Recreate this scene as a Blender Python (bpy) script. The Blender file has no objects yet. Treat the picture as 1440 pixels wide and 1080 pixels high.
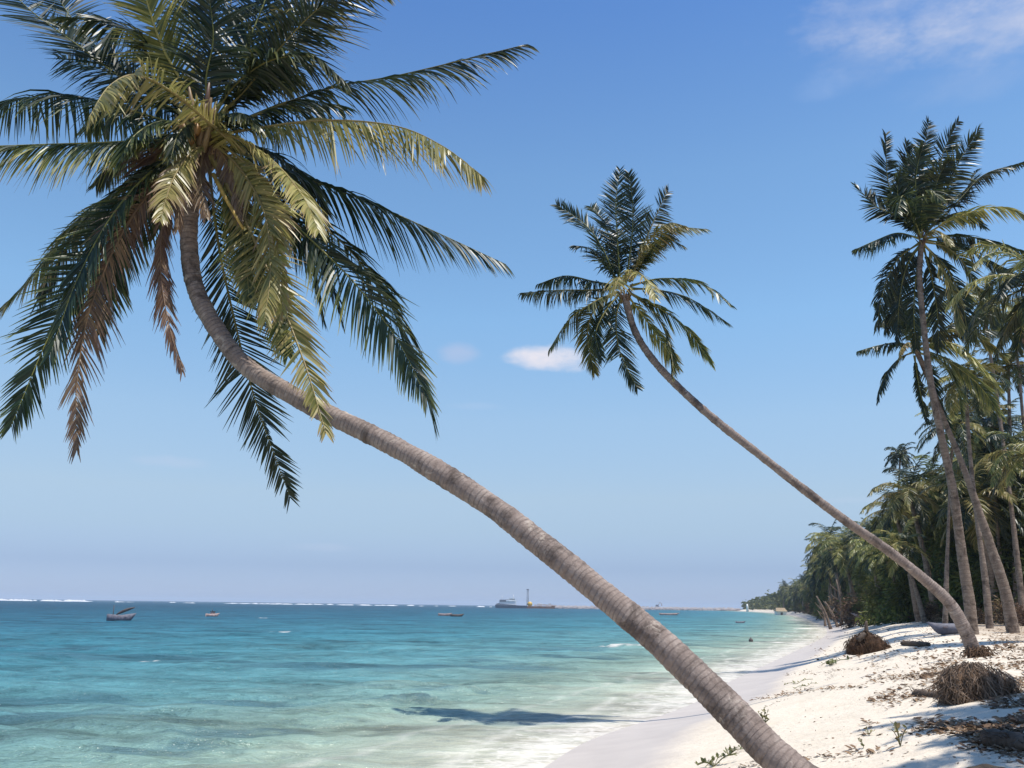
import bpy, math, random
import numpy as np
from mathutils import Vector, Matrix

R = math.radians
scene = bpy.context.scene
col = scene.collection

# ------------------------------------------------------------------ camera
F_PX = 1247.0                       # focal length in photo pixels (1440 wide)
H = 2.7                             # eye above the sea
PITCH, ROLL = R(14.02), R(0.77)
CAM = Vector((0, 0, H))
fw = Vector((0, math.cos(PITCH), math.sin(PITCH)))
up0 = Vector((0, -math.sin(PITCH), math.cos(PITCH)))
rt0 = Vector((1, 0, 0))
rt = rt0 * math.cos(ROLL) + up0 * math.sin(ROLL)
upv = up0 * math.cos(ROLL) - rt0 * math.sin(ROLL)
cam_d = bpy.data.cameras.new('camera')
cam_d.sensor_width = 36.0
cam_d.lens = 36.0 * F_PX / 1440.0
cam_d.clip_start = 0.1
cam_d.clip_end = 30000
cam = bpy.data.objects.new('camera', cam_d)
col.objects.link(cam)
M = Matrix((rt, upv, -fw)).transposed().to_4x4()
M.translation = CAM
cam.matrix_world = M
scene.camera = cam


def ray(px, py):
    return (fw + rt * ((px - 720) / F_PX) - upv * ((py - 540) / F_PX))


def at(px, py, Y):
    d = ray(px, py)
    return CAM + d * (Y / d.y)


# ------------------------------------------------------------------ noise
def _h(ix, iy, s):
    n = (ix.astype(np.int64) * 374761393 + iy.astype(np.int64) * 668265263 + s * 974711) & 0x7fffffff
    n = ((n ^ (n >> 13)) * 1274126177) & 0x7fffffff
    n = (n ^ (n >> 16)) & 0xffff
    return n / 65535.0


def vn(x, y, s=0):
    x = np.asarray(x, float); y = np.asarray(y, float)
    ix = np.floor(x); iy = np.floor(y)
    fx = x - ix; fy = y - iy
    fx = fx * fx * fx * (fx * (6 * fx - 15) + 10); fy = fy * fy * fy * (fy * (6 * fy - 15) + 10)
    a = _h(ix, iy, s); b = _h(ix + 1, iy, s); c = _h(ix, iy + 1, s); d = _h(ix + 1, iy + 1, s)
    return (a + (b - a) * fx) * (1 - fy) + (c + (d - c) * fx) * fy


def fbm(x, y, s=0, o=4):
    v = 0; a = 0.5; t = 0
    for k in range(o):
        v = v + a * vn(x, y, s + k * 17); t += a
        x = x * 2.03 + 5.3; y = y * 2.03 + 1.7; a *= 0.5
    return v / t


# ------------------------------------------------------------------ coast line and terrain height
_cy = np.array([-200, -60, -15, 0, 8, 15, 20, 22.6, 26.5, 33.7, 44, 62.6, 96, 139, 204, 350, 578, 800, 1000, 1300, 2000, 4000, 9000.])
_cx = np.array([-60, -25, -10.5, -5, -2.2, 0.25, 1.9, 3.2, 5.1, 7.8, 12, 19.6, 33, 48, 68, 111, 170, 215, 250, 400, 900, 2600, 7000.])
_cm = np.gradient(_cx, _cy)


def shore(Y):
    Y = np.clip(np.asarray(Y, float), -199.9, 8999)
    i = np.clip(np.searchsorted(_cy, Y) - 1, 0, len(_cy) - 2)
    h = _cy[i + 1] - _cy[i]; t = (Y - _cy[i]) / h
    h00 = 2 * t**3 - 3 * t**2 + 1; h10 = t**3 - 2 * t**2 + t
    h01 = -2 * t**3 + 3 * t**2; h11 = t**3 - t**2
    x = h00 * _cx[i] + h10 * h * _cm[i] + h01 * _cx[i + 1] + h11 * h * _cm[i + 1]
    return x


def shore_slope(Y):
    return (shore(np.asarray(Y) + 0.5) - shore(np.asarray(Y) - 0.5))


def dist(X, Y):
    s = shore_slope(Y)
    return (X - shore(Y)) / np.sqrt(1 + s * s)


_pd = np.array([-400, -60, -20, -8, -3, 0, 1.4, 3, 4.6, 6.5, 9, 14, 30, 80, 2000.])
_pz = np.array([-8, -5, -2.2, -1.0, -0.35, 0, 0.20, 0.62, 1.08, 1.58, 1.85, 2.0, 2.25, 2.6, 6.0])


def height(X, Y):
    X = np.asarray(X, float); Y = np.asarray(Y, float)
    d = dist(X, Y)
    z = (np.interp(d, _pd, _pz) + np.interp(d - 0.6, _pd, _pz) + np.interp(d + 0.6, _pd, _pz)) / 3
    dry = np.clip((d - 1.8) / 3.0, 0, 1)
    z = z + dry * ((fbm(X / 3.1, Y / 3.1, 3, 3) - 0.5) * 0.15 + (fbm(X / 0.8, Y / 0.8, 9, 3) - 0.5) * 0.055)
    far = np.clip((Y - 60) / 200, 0, 1)
    z = z + np.clip((d - 6) / 10, 0, 1) * (fbm(X / 12, Y / 12, 5, 2) - 0.5) * 0.5
    return z


def hz(x, y):
    return float(height(np.array([x]), np.array([y]))[0])


def ground(px, py, ymax=1500):
    d = ray(px, py); d = d / d.y
    Ys = np.geomspace(3.0, ymax, 420)
    for _ in range(2):
        z = np.maximum(height(d.x * Ys, Ys), 0.0)
        hit = np.nonzero(H + d.z * Ys < z)[0]
        k = int(hit[0]) if len(hit) else len(Ys) - 1
        Y = Ys[k]
        Ys = np.linspace(Ys[max(k - 1, 0)], Ys[k], 24)
    return CAM + d * float(Y)


def sea(px, py):
    d = ray(px, py)
    return CAM + d * (-H / d.z)


# ------------------------------------------------------------------ object helpers
def mesh_obj(name, verts, faces, mat, parent=None, loc=(0, 0, 0), attrs=None, smooth=True):
    loc = Vector(loc)
    me = bpy.data.meshes.new(name)
    if isinstance(verts, np.ndarray):
        v = verts - np.array(loc)
    else:
        v = np.array(verts, float).reshape(-1, 3) - np.array(loc)
    if isinstance(faces, np.ndarray):
        n = len(faces); k = faces.shape[1]
        me.vertices.add(len(v)); me.vertices.foreach_set('co', v.astype(np.float32).ravel())
        me.loops.add(n * k); me.loops.foreach_set('vertex_index', faces.astype(np.int32).ravel())
        me.polygons.add(n)
        me.polygons.foreach_set('loop_start', np.arange(0, n * k, k, dtype=np.int32))
        me.update(calc_edges=True)
    else:
        me.from_pydata(v.tolist(), [], faces)
    if attrs:
        for an, av in attrs.items():
            a = me.attributes.new(an, 'FLOAT', 'POINT')
            a.data.foreach_set('value', np.asarray(av, np.float32))
    if smooth:
        me.polygons.foreach_set('use_smooth', np.ones(len(me.polygons), bool))
    me.validate()
    if mat: me.materials.append(mat)
    o = bpy.data.objects.new(name, me)
    col.objects.link(o)
    if parent is not None:
        o.parent = parent
    else:
        o.location = loc
    return o


def tag(o, label=None, cat=None, group=None, kind=None):
    if label: o['label'] = label
    if cat: o['category'] = cat
    if group: o['group'] = group
    if kind: o['kind'] = kind
    return o


def thing(name, loc, label, cat, group=None):
    o = bpy.data.objects.new(name, None)
    o.empty_display_size = 0.3
    col.objects.link(o); o.location = loc
    return tag(o, label, cat, group)


def dup(root, loc, rotz, sc=1.0, label=None, group=None):
    r = root.copy(); col.objects.link(r)
    r.location = loc; r.rotation_euler = (0, 0, rotz)
    r.scale = (sc, sc, sc) if not isinstance(sc, tuple) else sc
    if label: r['label'] = label
    if group: r['group'] = group
    for ch in list(root.children):
        c = ch.copy(); col.objects.link(c); c.parent = r
        for g in list(ch.children):
            d = g.copy(); col.objects.link(d); d.parent = c
    return r


class MB:
    def __init__(s):
        s.v = []; s.f = []; s.a = {}

    def add(s, vs, fs, **at_):
        b = len(s.v)
        s.v.extend([tuple(p) for p in vs])
        s.f.extend([tuple(i + b for i in f) for f in fs])
        for k, val in at_.items():
            if k not in s.a: s.a[k] = [0.0] * b
            l = s.a[k]
            if hasattr(val, '__len__'): l.extend(val)
            else: l.extend([val] * len(vs))
        for k in s.a:
            if len(s.a[k]) < len(s.v): s.a[k].extend([0.0] * (len(s.v) - len(s.a[k])))

    def box(s, c, size, rz=0.0, **k):
        c = Vector(c); x, y, z = [q / 2 for q in size]
        m = Matrix.Rotation(rz, 3, 'Z')
        vs = [c + m @ Vector((a * x, b * y, d * z)) for a in (-1, 1) for b in (-1, 1) for d in (-1, 1)]
        s.add(vs, [(0, 1, 3, 2), (4, 6, 7, 5), (0, 4, 5, 1), (2, 3, 7, 6), (0, 2, 6, 4), (1, 5, 7, 3)], **k)

    def tube(s, pts, radii, n=6, cap=True, **k):
        pts = [Vector(p) for p in pts]
        if not hasattr(radii, '__len__'): radii = [radii] * len(pts)
        vs = []; fs = []
        ref = Vector((0.3, 0.2, 1)).normalized()
        for i, p in enumerate(pts):
            t = (pts[min(i + 1, len(pts) - 1)] - pts[max(i - 1, 0)])
            if t.length < 1e-9: t = Vector((0, 0, 1))
            t.normalize()
            r0 = ref if abs(t.dot(ref)) < 0.95 else Vector((1, 0, 0))
            a = t.cross(r0).normalized(); b = t.cross(a)
            for j in range(n):
                th = 2 * math.pi * j / n
                vs.append(p + (a * math.cos(th) + b * math.sin(th)) * radii[i])
        for i in range(len(pts) - 1):
            for j in range(n):
                j2 = (j + 1) % n
                fs.append((i * n + j, i * n + j2, (i + 1) * n + j2, (i + 1) * n + j))
        if cap:
            fs.append(tuple(range(n - 1, -1, -1)))
            q = (len(pts) - 1) * n
            fs.append(tuple(range(q, q + n)))
        s.add(vs, fs, **k)

    def build(s, name, mat, parent=None, loc=(0, 0, 0), smooth=True):
        return mesh_obj(name, s.v, s.f, mat, parent, loc, s.a, smooth)


def spline(pts, n):
    P = [Vector(p) for p in pts]
    P = [P[0] * 2 - P[1]] + P + [P[-1] * 2 - P[-2]]
    # arc-length aware sampling
    out = []
    seg = [(P[i + 1] - P[i]).length for i in range(1, len(P) - 2)]
    tot = sum(seg)
    for k in range(n):
        s = tot * k / (n - 1); i = 0
        while i < len(seg) - 1 and s > seg[i]: s -= seg[i]; i += 1
        t = min(1, s / max(seg[i], 1e-9))
        p0, p1, p2, p3 = P[i], P[i + 1], P[i + 2], P[i + 3]
        out.append(0.5 * ((2 * p1) + (p2 - p0) * t + (2 * p0 - 5 * p1 + 4 * p2 - p3) * t * t + (3 * p1 - p0 - 3 * p2 + p3) * t**3))
    return out


# ------------------------------------------------------------------ materials
def new_mat(name):
    m = bpy.data.materials.new(name); m.use_nodes = True
    nt = m.node_tree
    b = nt.nodes['Principled BSDF']
    return m, nt, b


def N(nt, typ, **kw):
    n = nt.nodes.new(typ)
    for k, v in kw.items(): setattr(n, k, v)
    return n


def L(nt, a, b): nt.links.new(a, b)


def ramp(nt, stops, interp='LINEAR'):
    r = nt.nodes.new('ShaderNodeValToRGB')
    r.color_ramp.interpolation = interp
    e = r.color_ramp.elements
    while len(e) < len(stops): e.new(0.5)
    for i, (p, c) in enumerate(stops):
        e[i].position = p
        e[i].color = (c, c, c, 1) if not hasattr(c, '__len__') else (*c, 1)
    return r


def attr(nt, name):
    a = nt.nodes.new('ShaderNodeAttribute'); a.attribute_name = name
    return a.outputs['Fac']


def math_(nt, op, a, b=None, c=None, clamp=False):
    m = nt.nodes.new('ShaderNodeMath'); m.operation = op; m.use_clamp = clamp
    for i, v in enumerate((a, b, c)):
        if v is None: continue
        if isinstance(v, (int, float)): m.inputs[i].default_value = v
        else: nt.links.new(v, m.inputs[i])
    return m.outputs[0]


def mixc(nt, fac, a, b, mode='MIX'):
    m = nt.nodes.new('ShaderNodeMix'); m.data_type = 'RGBA'; m.blend_type = mode
    for sock, v in ((m.inputs[0], fac), (m.inputs[6], a), (m.inputs[7], b)):
        if isinstance(v, (int, float)): sock.default_value = v
        elif isinstance(v, tuple): sock.default_value = (*v, 1)
        else: nt.links.new(v, sock)
    return m.outputs[2]


def noise(nt, scale, detail=4, rough=0.55, vec=None, dist_=0.0):
    n = nt.nodes.new('ShaderNodeTexNoise')
    n.inputs['Scale'].default_value = scale; n.inputs['Detail'].default_value = detail
    n.inputs['Roughness'].default_value = rough; n.inputs['Distortion'].default_value = dist_
    if vec is not None: nt.links.new(vec, n.inputs['Vector'])
    return n.outputs['Fac']


def geo_pos(nt, scale=(1, 1, 1), rotz=0.0):
    g = nt.nodes.new('ShaderNodeNewGeometry')
    mp = nt.nodes.new('ShaderNodeMapping'); mp.inputs['Scale'].default_value = scale
    mp.inputs['Rotation'].default_value = (0, 0, rotz)
    nt.links.new(g.outputs['Position'], mp.inputs['Vector'])
    return mp.outputs[0]


def obj_pos(nt, scale=(1, 1, 1)):
    g = nt.nodes.new('ShaderNodeTexCoord')
    mp = nt.nodes.new('ShaderNodeMapping'); mp.inputs['Scale'].default_value = scale
    nt.links.new(g.outputs['Object'], mp.inputs['Vector'])
    return mp.outputs[0]


def bump(nt, h, strength, distance, normal=None):
    b = nt.nodes.new('ShaderNodeBump')
    b.inputs['Strength'].default_value = strength; b.inputs['Distance'].default_value = distance
    nt.links.new(h, b.inputs['Height'])
    if normal is not None: nt.links.new(normal, b.inputs['Normal'])
    return b.outputs[0]


def simple_mat(name, c, rough=0.7, var=0.25, scale=6.0, bmp=0.0, metallic=0.0, spec=0.4):
    m, nt, b = new_mat(name)
    n = noise(nt, scale, 5, 0.6, obj_pos(nt))
    dark = tuple(x * (1 - var) for x in c); lite = tuple(min(1, x * (1 + var)) for x in c)
    r = ramp(nt, [(0.3, dark), (0.7, lite)]); L(nt, n, r.inputs[0])
    L(nt, r.outputs[0], b.inputs['Base Color'])
    b.inputs['Roughness'].default_value = rough; b.inputs['Metallic'].default_value = metallic
    b.inputs['Specular IOR Level'].default_value = spec
    if bmp:
        L(nt, bump(nt, noise(nt, scale * 4, 4, 0.6, obj_pos(nt)), 0.6, bmp), b.inputs['Normal'])
    return m


def make_leaf_mat(name, stops, rough=0.42, trans=0.28, spec=0.5):
    m, nt, b = new_mat(name)
    age = attr(nt, 'age')
    n = noise(nt, 2.5, 3, 0.6, obj_pos(nt))
    a2 = math_(nt, 'ADD', age, math_(nt, 'MULTIPLY', math_(nt, 'SUBTRACT', n, 0.5), 0.22), clamp=True)
    r = ramp(nt, stops); L(nt, a2, r.inputs[0])
    oi = N(nt, 'ShaderNodeObjectInfo')
    hsv = N(nt, 'ShaderNodeHueSaturation')
    L(nt, math_(nt, 'MULTIPLY_ADD', oi.outputs['Random'], 0.03, 0.485), hsv.inputs['Hue'])
    L(nt, math_(nt, 'MULTIPLY_ADD', oi.outputs['Random'], 0.4, 0.8), hsv.inputs['Value'])
    L(nt, r.outputs[0], hsv.inputs['Color'])
    L(nt, hsv.outputs[0], b.inputs['Base Color'])
    b.inputs['Roughness'].default_value = rough
    b.inputs['Specular IOR Level'].default_value = spec
    tr = N(nt, 'ShaderNodeBsdfTranslucent')
    g = N(nt, 'ShaderNodeGamma'); g.inputs[1].default_value = 0.85
    L(nt, hsv.outputs[0], g.inputs[0]); L(nt, g.outputs[0], tr.inputs['Color'])
    mx = N(nt, 'ShaderNodeMixShader'); mx.inputs[0].default_value = trans
    out = nt.nodes['Material Output']
    L(nt, b.outputs[0], mx.inputs[1]); L(nt, tr.outputs[0], mx.inputs[2]); L(nt, mx.outputs[0], out.inputs['Surface'])
    return m


MAT = {}
MAT['frond'] = make_leaf_mat('palm_frond_leaf', [
    (0.0, (0.012, 0.024, 0.014)), (0.22, (0.028, 0.044, 0.016)), (0.40, (0.125, 0.135, 0.032)),  # dark greens painted for shaded fronds, yellow greens for sunlit, browns for dry
    (0.58, (0.36, 0.31, 0.095)), (0.75, (0.27, 0.18, 0.10)), (1.0, (0.12, 0.07, 0.05))], 0.40, 0.24, 0.36)
MAT['foliage'] = make_leaf_mat('needle_foliage', [
    (0.0, (0.035, 0.052, 0.015)), (0.5, (0.105, 0.125, 0.026)), (1.0, (0.22, 0.195, 0.045))], 0.6, 0.2, 0.25)
MAT['creeper'] = make_leaf_mat('creeper_leaf', [
    (0.0, (0.05, 0.07, 0.02)), (0.6, (0.17, 0.17, 0.05)), (1.0, (0.32, 0.24, 0.1))], 0.5, 0.2)


def make_trunk_mat(name, c1, c2, c3, ring=14.0, lich=0.5):
    m, nt, b = new_mat(name)
    ln = attr(nt, 'along')
    p = obj_pos(nt)
    n1 = noise(nt, 5.0, 6, 0.65, p); n2 = noise(nt, 22.0, 5, 0.7, p); n3 = noise(nt, 1.3, 4, 0.6, p)
    base = ramp(nt, [(0.28, c1), (0.5, c2), (0.72, c3)])
    L(nt, math_(nt, 'ADD', math_(nt, 'MULTIPLY', n1, 0.6), math_(nt, 'MULTIPLY', n2, 0.4)), base.inputs[0])
    # leaf scars: thin dark rings, irregular
    s = math_(nt, 'ADD', math_(nt, 'MULTIPLY', ln, ring), math_(nt, 'MULTIPLY', n1, 0.7))
    fr = math_(nt, 'FRACT', s)
    rr = ramp(nt, [(0.0, 0.35), (0.10, 0.55), (0.22, 1.0), (0.85, 1.0), (1.0, 0.35)]); L(nt, fr, rr.inputs[0])
    ringmask = math_(nt, 'MULTIPLY', math_(nt, 'SUBTRACT', 1.0, rr.outputs[0]), math_(nt, 'MULTIPLY_ADD', n1, 2.4, -0.75, clamp=True))
    c = mixc(nt, ringmask, base.outputs[0], tuple(x * 0.5 for x in c1))
    # dark stains and pale lichen
    st = ramp(nt, [(0.38, 1.0), (0.5, 0.0)]); L(nt, noise(nt, 2.2, 6, 0.7, p, 0.4), st.inputs[0])
    c = mixc(nt, math_(nt, 'MULTIPLY', st.outputs[0], 0.8), c, tuple(x * 0.5 for x in c1))
    li = ramp(nt, [(0.60, 0.0), (0.68, 1.0)]); L(nt, noise(nt, 3.3, 7, 0.72, obj_pos(nt, (1, 1, 1.3)), 0.8), li.inputs[0])
    c = mixc(nt, math_(nt, 'MULTIPLY', li.outputs[0], lich), c, (0.52, 0.45, 0.37))
    L(nt, c, b.inputs['Base Color'])
    b.inputs['Roughness'].default_value = 0.85; b.inputs['Specular IOR Level'].default_value = 0.25
    h = math_(nt, 'ADD', math_(nt, 'MULTIPLY', rr.outputs[0], 0.5), math_(nt, 'MULTIPLY', n2, 0.7))
    L(nt, bump(nt, h, 0.8, 0.02), b.inputs['Normal'])
    return m


MAT['trunk'] = make_trunk_mat('palm_bark', (0.14, 0.105, 0.088), (0.25, 0.195, 0.165), (0.40, 0.335, 0.29), 16.0, 0.6)
MAT['trunk2'] = make_trunk_mat('palm_bark_grey', (0.12, 0.085, 0.065), (0.22, 0.165, 0.125), (0.34, 0.27, 0.21), 6.0, 0.5)
MAT['bark'] = simple_mat('rough_bark', (0.16, 0.115, 0.085), 0.9, 0.4, 4.0, 0.02)
MAT['darkbrown'] = simple_mat('dark_root_core', (0.06, 0.035, 0.022), 0.95, 0.5, 7.0, 0.04, spec=0.1)
MAT['fibre'] = simple_mat('root_fibre', (0.25, 0.18, 0.13), 0.95, 0.55, 9.0, 0.02, spec=0.1)
MAT['darkfibre'] = simple_mat('root_core', (0.11, 0.07, 0.045), 0.95, 0.5, 7.0, 0.04, spec=0.1)
MAT['driftwood'] = simple_mat('driftwood', (0.10, 0.075, 0.058), 0.9, 0.45, 5.0, 0.02, spec=0.2)
MAT['stalk'] = simple_mat('yellow_stalk', (0.38, 0.24, 0.05), 0.6, 0.3, 8.0)
MAT['coconut'] = simple_mat('coconut', (0.26, 0.14, 0.045), 0.5, 0.3, 8.0)
MAT['boatgrey'] = simple_mat('weathered_blue_boat', (0.13, 0.13, 0.16), 0.7, 0.35, 4.0)
MAT['boatdark'] = simple_mat('dark_boat_wood', (0.09, 0.07, 0.065), 0.7, 0.4, 3.0)
MAT['boatpale'] = simple_mat('pale_boat_wood', (0.33, 0.24, 0.22), 0.7, 0.3, 3.0)
MAT['white'] = simple_mat('white_paint', (0.72, 0.72, 0.70), 0.5, 0.1, 2.0)
MAT['steel'] = simple_mat('grey_steel', (0.16, 0.17, 0.20), 0.6, 0.3, 1.0)
MAT['rust'] = simple_mat('rusty_barge', (0.22, 0.11, 0.06), 0.8, 0.4, 1.0)
MAT['yellow'] = simple_mat('yellow_paint', (0.62, 0.38, 0.06), 0.5, 0.15, 1.0)
MAT['rock'] = simple_mat('jetty_rock', (0.44, 0.38, 0.35), 0.9, 0.45, 0.6)
MAT['concrete'] = simple_mat('jetty_deck', (0.66, 0.58, 0.53), 0.9, 0.2, 0.4)
MAT['glass'] = simple_mat('dark_window', (0.02, 0.025, 0.03), 0.15, 0.1, 1.0)
MAT['thatch'] = simple_mat('thatch', (0.3, 0.23, 0.15), 0.95, 0.3, 3.0)
MAT['litter'] = make_leaf_mat('dry_leaf', [(0.0, (0.07, 0.045, 0.03)), (0.5, (0.2, 0.125, 0.07)), (1.0, (0.42, 0.31, 0.19))], 0.8, 0.1, 0.2)
MAT['weed_shade'] = simple_mat('dry_seaweed', (0.06, 0.05, 0.03), 0.8, 0.4, 4.0)


def make_sand():
    m, nt, b = new_mat('beach_sand')
    d = attr(nt, 'shore')
    p = geo_pos(nt)
    n = noise(nt, 0.9, 5, 0.6, p); nf = noise(nt, 60.0, 3, 0.7, p); nm = noise(nt, 6.0, 5, 0.65, p)
    wet = ramp(nt, [(0.0, 1.0), (1.0, 0.0)])
    dn = math_(nt, 'ADD', d, math_(nt, 'MULTIPLY', math_(nt, 'SUBTRACT', n, 0.5), 0.7))
    wetf = N(nt, 'ShaderNodeMapRange'); wetf.interpolation_type = 'SMOOTHSTEP'
    L(nt, dn, wetf.inputs[0])
    wetf.inputs[1].default_value = 1.7; wetf.inputs[2].default_value = 2.7; wetf.inputs[3].default_value = 1.0; wetf.inputs[4].default_value = 0.0
    dry = ramp(nt, [(0.3, (0.54, 0.455, 0.35)), (0.52, (0.66, 0.575, 0.46)), (0.75, (0.72, 0.64, 0.53))])
    L(nt, math_(nt, 'ADD', math_(nt, 'ADD', math_(nt, 'MULTIPLY', nm, 0.40), math_(nt, 'MULTIPLY', nf, 0.30)), math_(nt, 'MULTIPLY', n, 0.30)), dry.inputs[0])
    wetc = ramp(nt, [(0.3, (0.43, 0.375, 0.33)), (0.7, (0.50, 0.44, 0.385))]); L(nt, n, wetc.inputs[0])
    c = mixc(nt, wetf.outputs[0], dry.outputs[0], wetc.outputs[0])
    # earthy leaf mould under the palms, with broken edges
    n4 = noise(nt, 0.55, 6, 0.7, p)
    e = N(nt, 'ShaderNodeMapRange'); e.interpolation_type = 'SMOOTHSTEP'
    L(nt, math_(nt, 'ADD', d, math_(nt, 'MULTIPLY', math_(nt, 'SUBTRACT', n4, 0.5), 14.0)), e.inputs[0])
    e.inputs[1].default_value = 8.0; e.inputs[2].default_value = 11.5
    mould = ramp(nt, [(0.35, (0.17, 0.11, 0.07)), (0.6, (0.36, 0.27, 0.18))]); L(nt, nm, mould.inputs[0])
    c = mixc(nt, math_(nt, 'MULTIPLY', e.outputs[0], 0.75), c, mould.outputs[0])
    # fine dark specks of wrack on the dry sand
    sp = ramp(nt, [(0.66, 0.0), (0.72, 1.0)]); L(nt, noise(nt, 17.0, 4, 0.75, p), sp.inputs[0])
    spm = math_(nt, 'MULTIPLY', sp.outputs[0], math_(nt, 'SUBTRACT', 1.0, wetf.outputs[0]))
    c = mixc(nt, math_(nt, 'MULTIPLY', spm, 0.5), c, (0.25, 0.17, 0.1))
    L(nt, c, b.inputs['Base Color'])
    rg = N(nt, 'ShaderNodeMapRange'); L(nt, wetf.outputs[0], rg.inputs[0]); rg.inputs[3].default_value = 0.95; rg.inputs[4].default_value = 0.5
    L(nt, rg.outputs[0], b.inputs['Roughness'])
    b.inputs['Specular IOR Level'].default_value = 0.15
    hh = math_(nt, 'MULTIPLY', math_(nt, 'ADD', math_(nt, 'MULTIPLY', nm, 1.0), math_(nt, 'MULTIPLY', nf, 0.12)),
               math_(nt, 'MULTIPLY_ADD', wetf.outputs[0], -0.93, 1.0))
    L(nt, bump(nt, hh, 0.8, 0.06), b.inputs['Normal'])
    return m


def make_water():
    m, nt, b = new_mat('sea_water')
    d = attr(nt, 'offshore')            # metres out from the water's edge
    weed_shade = attr(nt, 'weed_shade'); foam = attr(nt, 'foam')
    pbig = geo_pos(nt, (0.030, 0.075, 1), R(12)); pm = geo_pos(nt, (0.25, 0.7, 1), R(8)); ps = geo_pos(nt, (1.1, 2.4, 1), R(10))
    nb = noise(nt, 1.0, 4, 0.6, pbig, 0.3); nm = noise(nt, 1.0, 5, 0.6, pm, 0.3); ns = noise(nt, 1.0, 4, 0.6, ps, 0.2)
    # depth colour over pale coral sand
    t = math_(nt, 'ADD', d, math_(nt, 'MULTIPLY', math_(nt, 'SUBTRACT', nb, 0.5), math_(nt, 'MULTIPLY', d, 0.9)))
    t = math_(nt, 'ADD', t, math_(nt, 'MULTIPLY', math_(nt, 'SUBTRACT', nm, 0.5), 4.0))
    lg = math_(nt, 'DIVIDE', math_(nt, 'LOGARITHM', math_(nt, 'ADD', math_(nt, 'MAXIMUM', t, 0.0), 1.0), 10.0), 2.6)
    r = ramp(nt, [(0.0, (0.44, 0.38, 0.29)), (0.20, (0.33, 0.34, 0.26)), (0.33, (0.19, 0.275, 0.225)), (0.46, (0.095, 0.225, 0.235)),
                  (0.60, (0.047, 0.168, 0.207)), (0.76, (0.024, 0.105, 0.155)), (0.95, (0.010, 0.058, 0.10))])
    L(nt, lg, r.inputs[0])
    c = r.outputs[0]
    # sea-grass beds, plus a palm crown's shadow painted in with them
    wn = noise(nt, 1.0, 5, 0.65, geo_pos(nt, (0.10, 0.30, 1), R(14)), 0.5)
    wb = ramp(nt, [(0.54, 0.0), (0.66, 1.0)]); L(nt, wn, wb.inputs[0])
    dg = N(nt, 'ShaderNodeMapRange'); L(nt, d, dg.inputs[0]); dg.inputs[1].default_value = 5.0; dg.inputs[2].default_value = 12.0
    wf = math_(nt, 'MULTIPLY', math_(nt, 'MULTIPLY', wb.outputs[0], dg.outputs[0]), 0.75)
    wl = math_(nt, 'MULTIPLY', weed_shade, math_(nt, 'MULTIPLY_ADD', ns, 1.3, 0.25, clamp=True))
    wf = math_(nt, 'MAXIMUM', wf, wl, clamp=True)
    c = mixc(nt, wf, c, mixc(nt, 0.25, (0.035, 0.085, 0.115), c))
    # lace of foam in the wash
    fn = noise(nt, 1.0, 5, 0.7, geo_pos(nt, (0.9, 1.7, 1), R(-25)), 0.8)
    vor = N(nt, 'ShaderNodeTexVoronoi'); vor.feature = 'DISTANCE_TO_EDGE'
    L(nt, geo_pos(nt, (1.6, 3.0, 1), R(-25)), vor.inputs['Vector']); vor.inputs['Scale'].default_value = 1.6
    wash = N(nt, 'ShaderNodeMapRange'); wash.interpolation_type = 'SMOOTHSTEP'
    L(nt, math_(nt, 'ADD', d, math_(nt, 'MULTIPLY', math_(nt, 'SUBTRACT', nb, 0.5), 4.0)), wash.inputs[0])
    wash.inputs[1].default_value = 4.2; wash.inputs[2].default_value = 0.3; wash.inputs[3].default_value = 0.0; wash.inputs[4].default_value = 1.0
    lace = math_(nt, 'SUBTRACT', 1.0, math_(nt, 'MULTIPLY', vor.outputs['Distance'], 6.0), clamp=True)
    fsum = math_(nt, 'ADD', math_(nt, 'MULTIPLY', fn, 1.0), math_(nt, 'MULTIPLY', lace, 0.12))
    fm = N(nt, 'ShaderNodeMapRange'); fm.interpolation_type = 'SMOOTHSTEP'
    L(nt, math_(nt, 'ADD', fsum, math_(nt, 'MULTIPLY', wash.outputs[0], 0.30)), fm.inputs[0])
    fm.inputs[1].default_value = 0.70; fm.inputs[2].default_value = 0.92
    f1 = math_(nt, 'MULTIPLY', fm.outputs[0], wash.outputs[0])
    def band(centre, width, amp_):
        q = math_(nt, 'ADD', math_(nt, 'SUBTRACT', d, centre), math_(nt, 'MULTIPLY', math_(nt, 'SUBTRACT', nb2, 0.5), 2.6))
        q = math_(nt, 'SUBTRACT', 1.0, math_(nt, 'DIVIDE', math_(nt, 'ABSOLUTE', q), width), clamp=True)
        return math_(nt, 'MULTIPLY', q, math_(nt, 'MULTIPLY', math_(nt, 'MULTIPLY_ADD', fn, 3.2, -0.9, clamp=True), amp_))
    nb2 = noise(nt, 1.0, 4, 0.55, geo_pos(nt, (0.22, 0.16, 1), R(20)))
    f1 = math_(nt, 'MAXIMUM', f1, math_(nt, 'MAXIMUM', band(0.75, 0.4, 1.1), math_(nt, 'MAXIMUM', band(2.0, 0.3, 0.7), band(3.8, 0.25, 0.4))))
    f2 = math_(nt, 'MULTIPLY', foam, math_(nt, 'MULTIPLY_ADD', fn, 3.0, -0.55, clamp=True))
    ff = math_(nt, 'MAXIMUM', math_(nt, 'MULTIPLY', f1, 0.6), f2, clamp=True)
    # noise paints light crests and dark troughs, standing in for slope reflections
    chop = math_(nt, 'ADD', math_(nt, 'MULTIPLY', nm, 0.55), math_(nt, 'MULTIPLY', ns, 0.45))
    chop = math_(nt, 'ADD', chop, math_(nt, 'MULTIPLY', math_(nt, 'SUBTRACT', noise(nt, 1.0, 4, 0.65, geo_pos(nt, (0.07, 0.22, 1), R(7)), 0.2), 0.5), 0.8))
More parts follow.
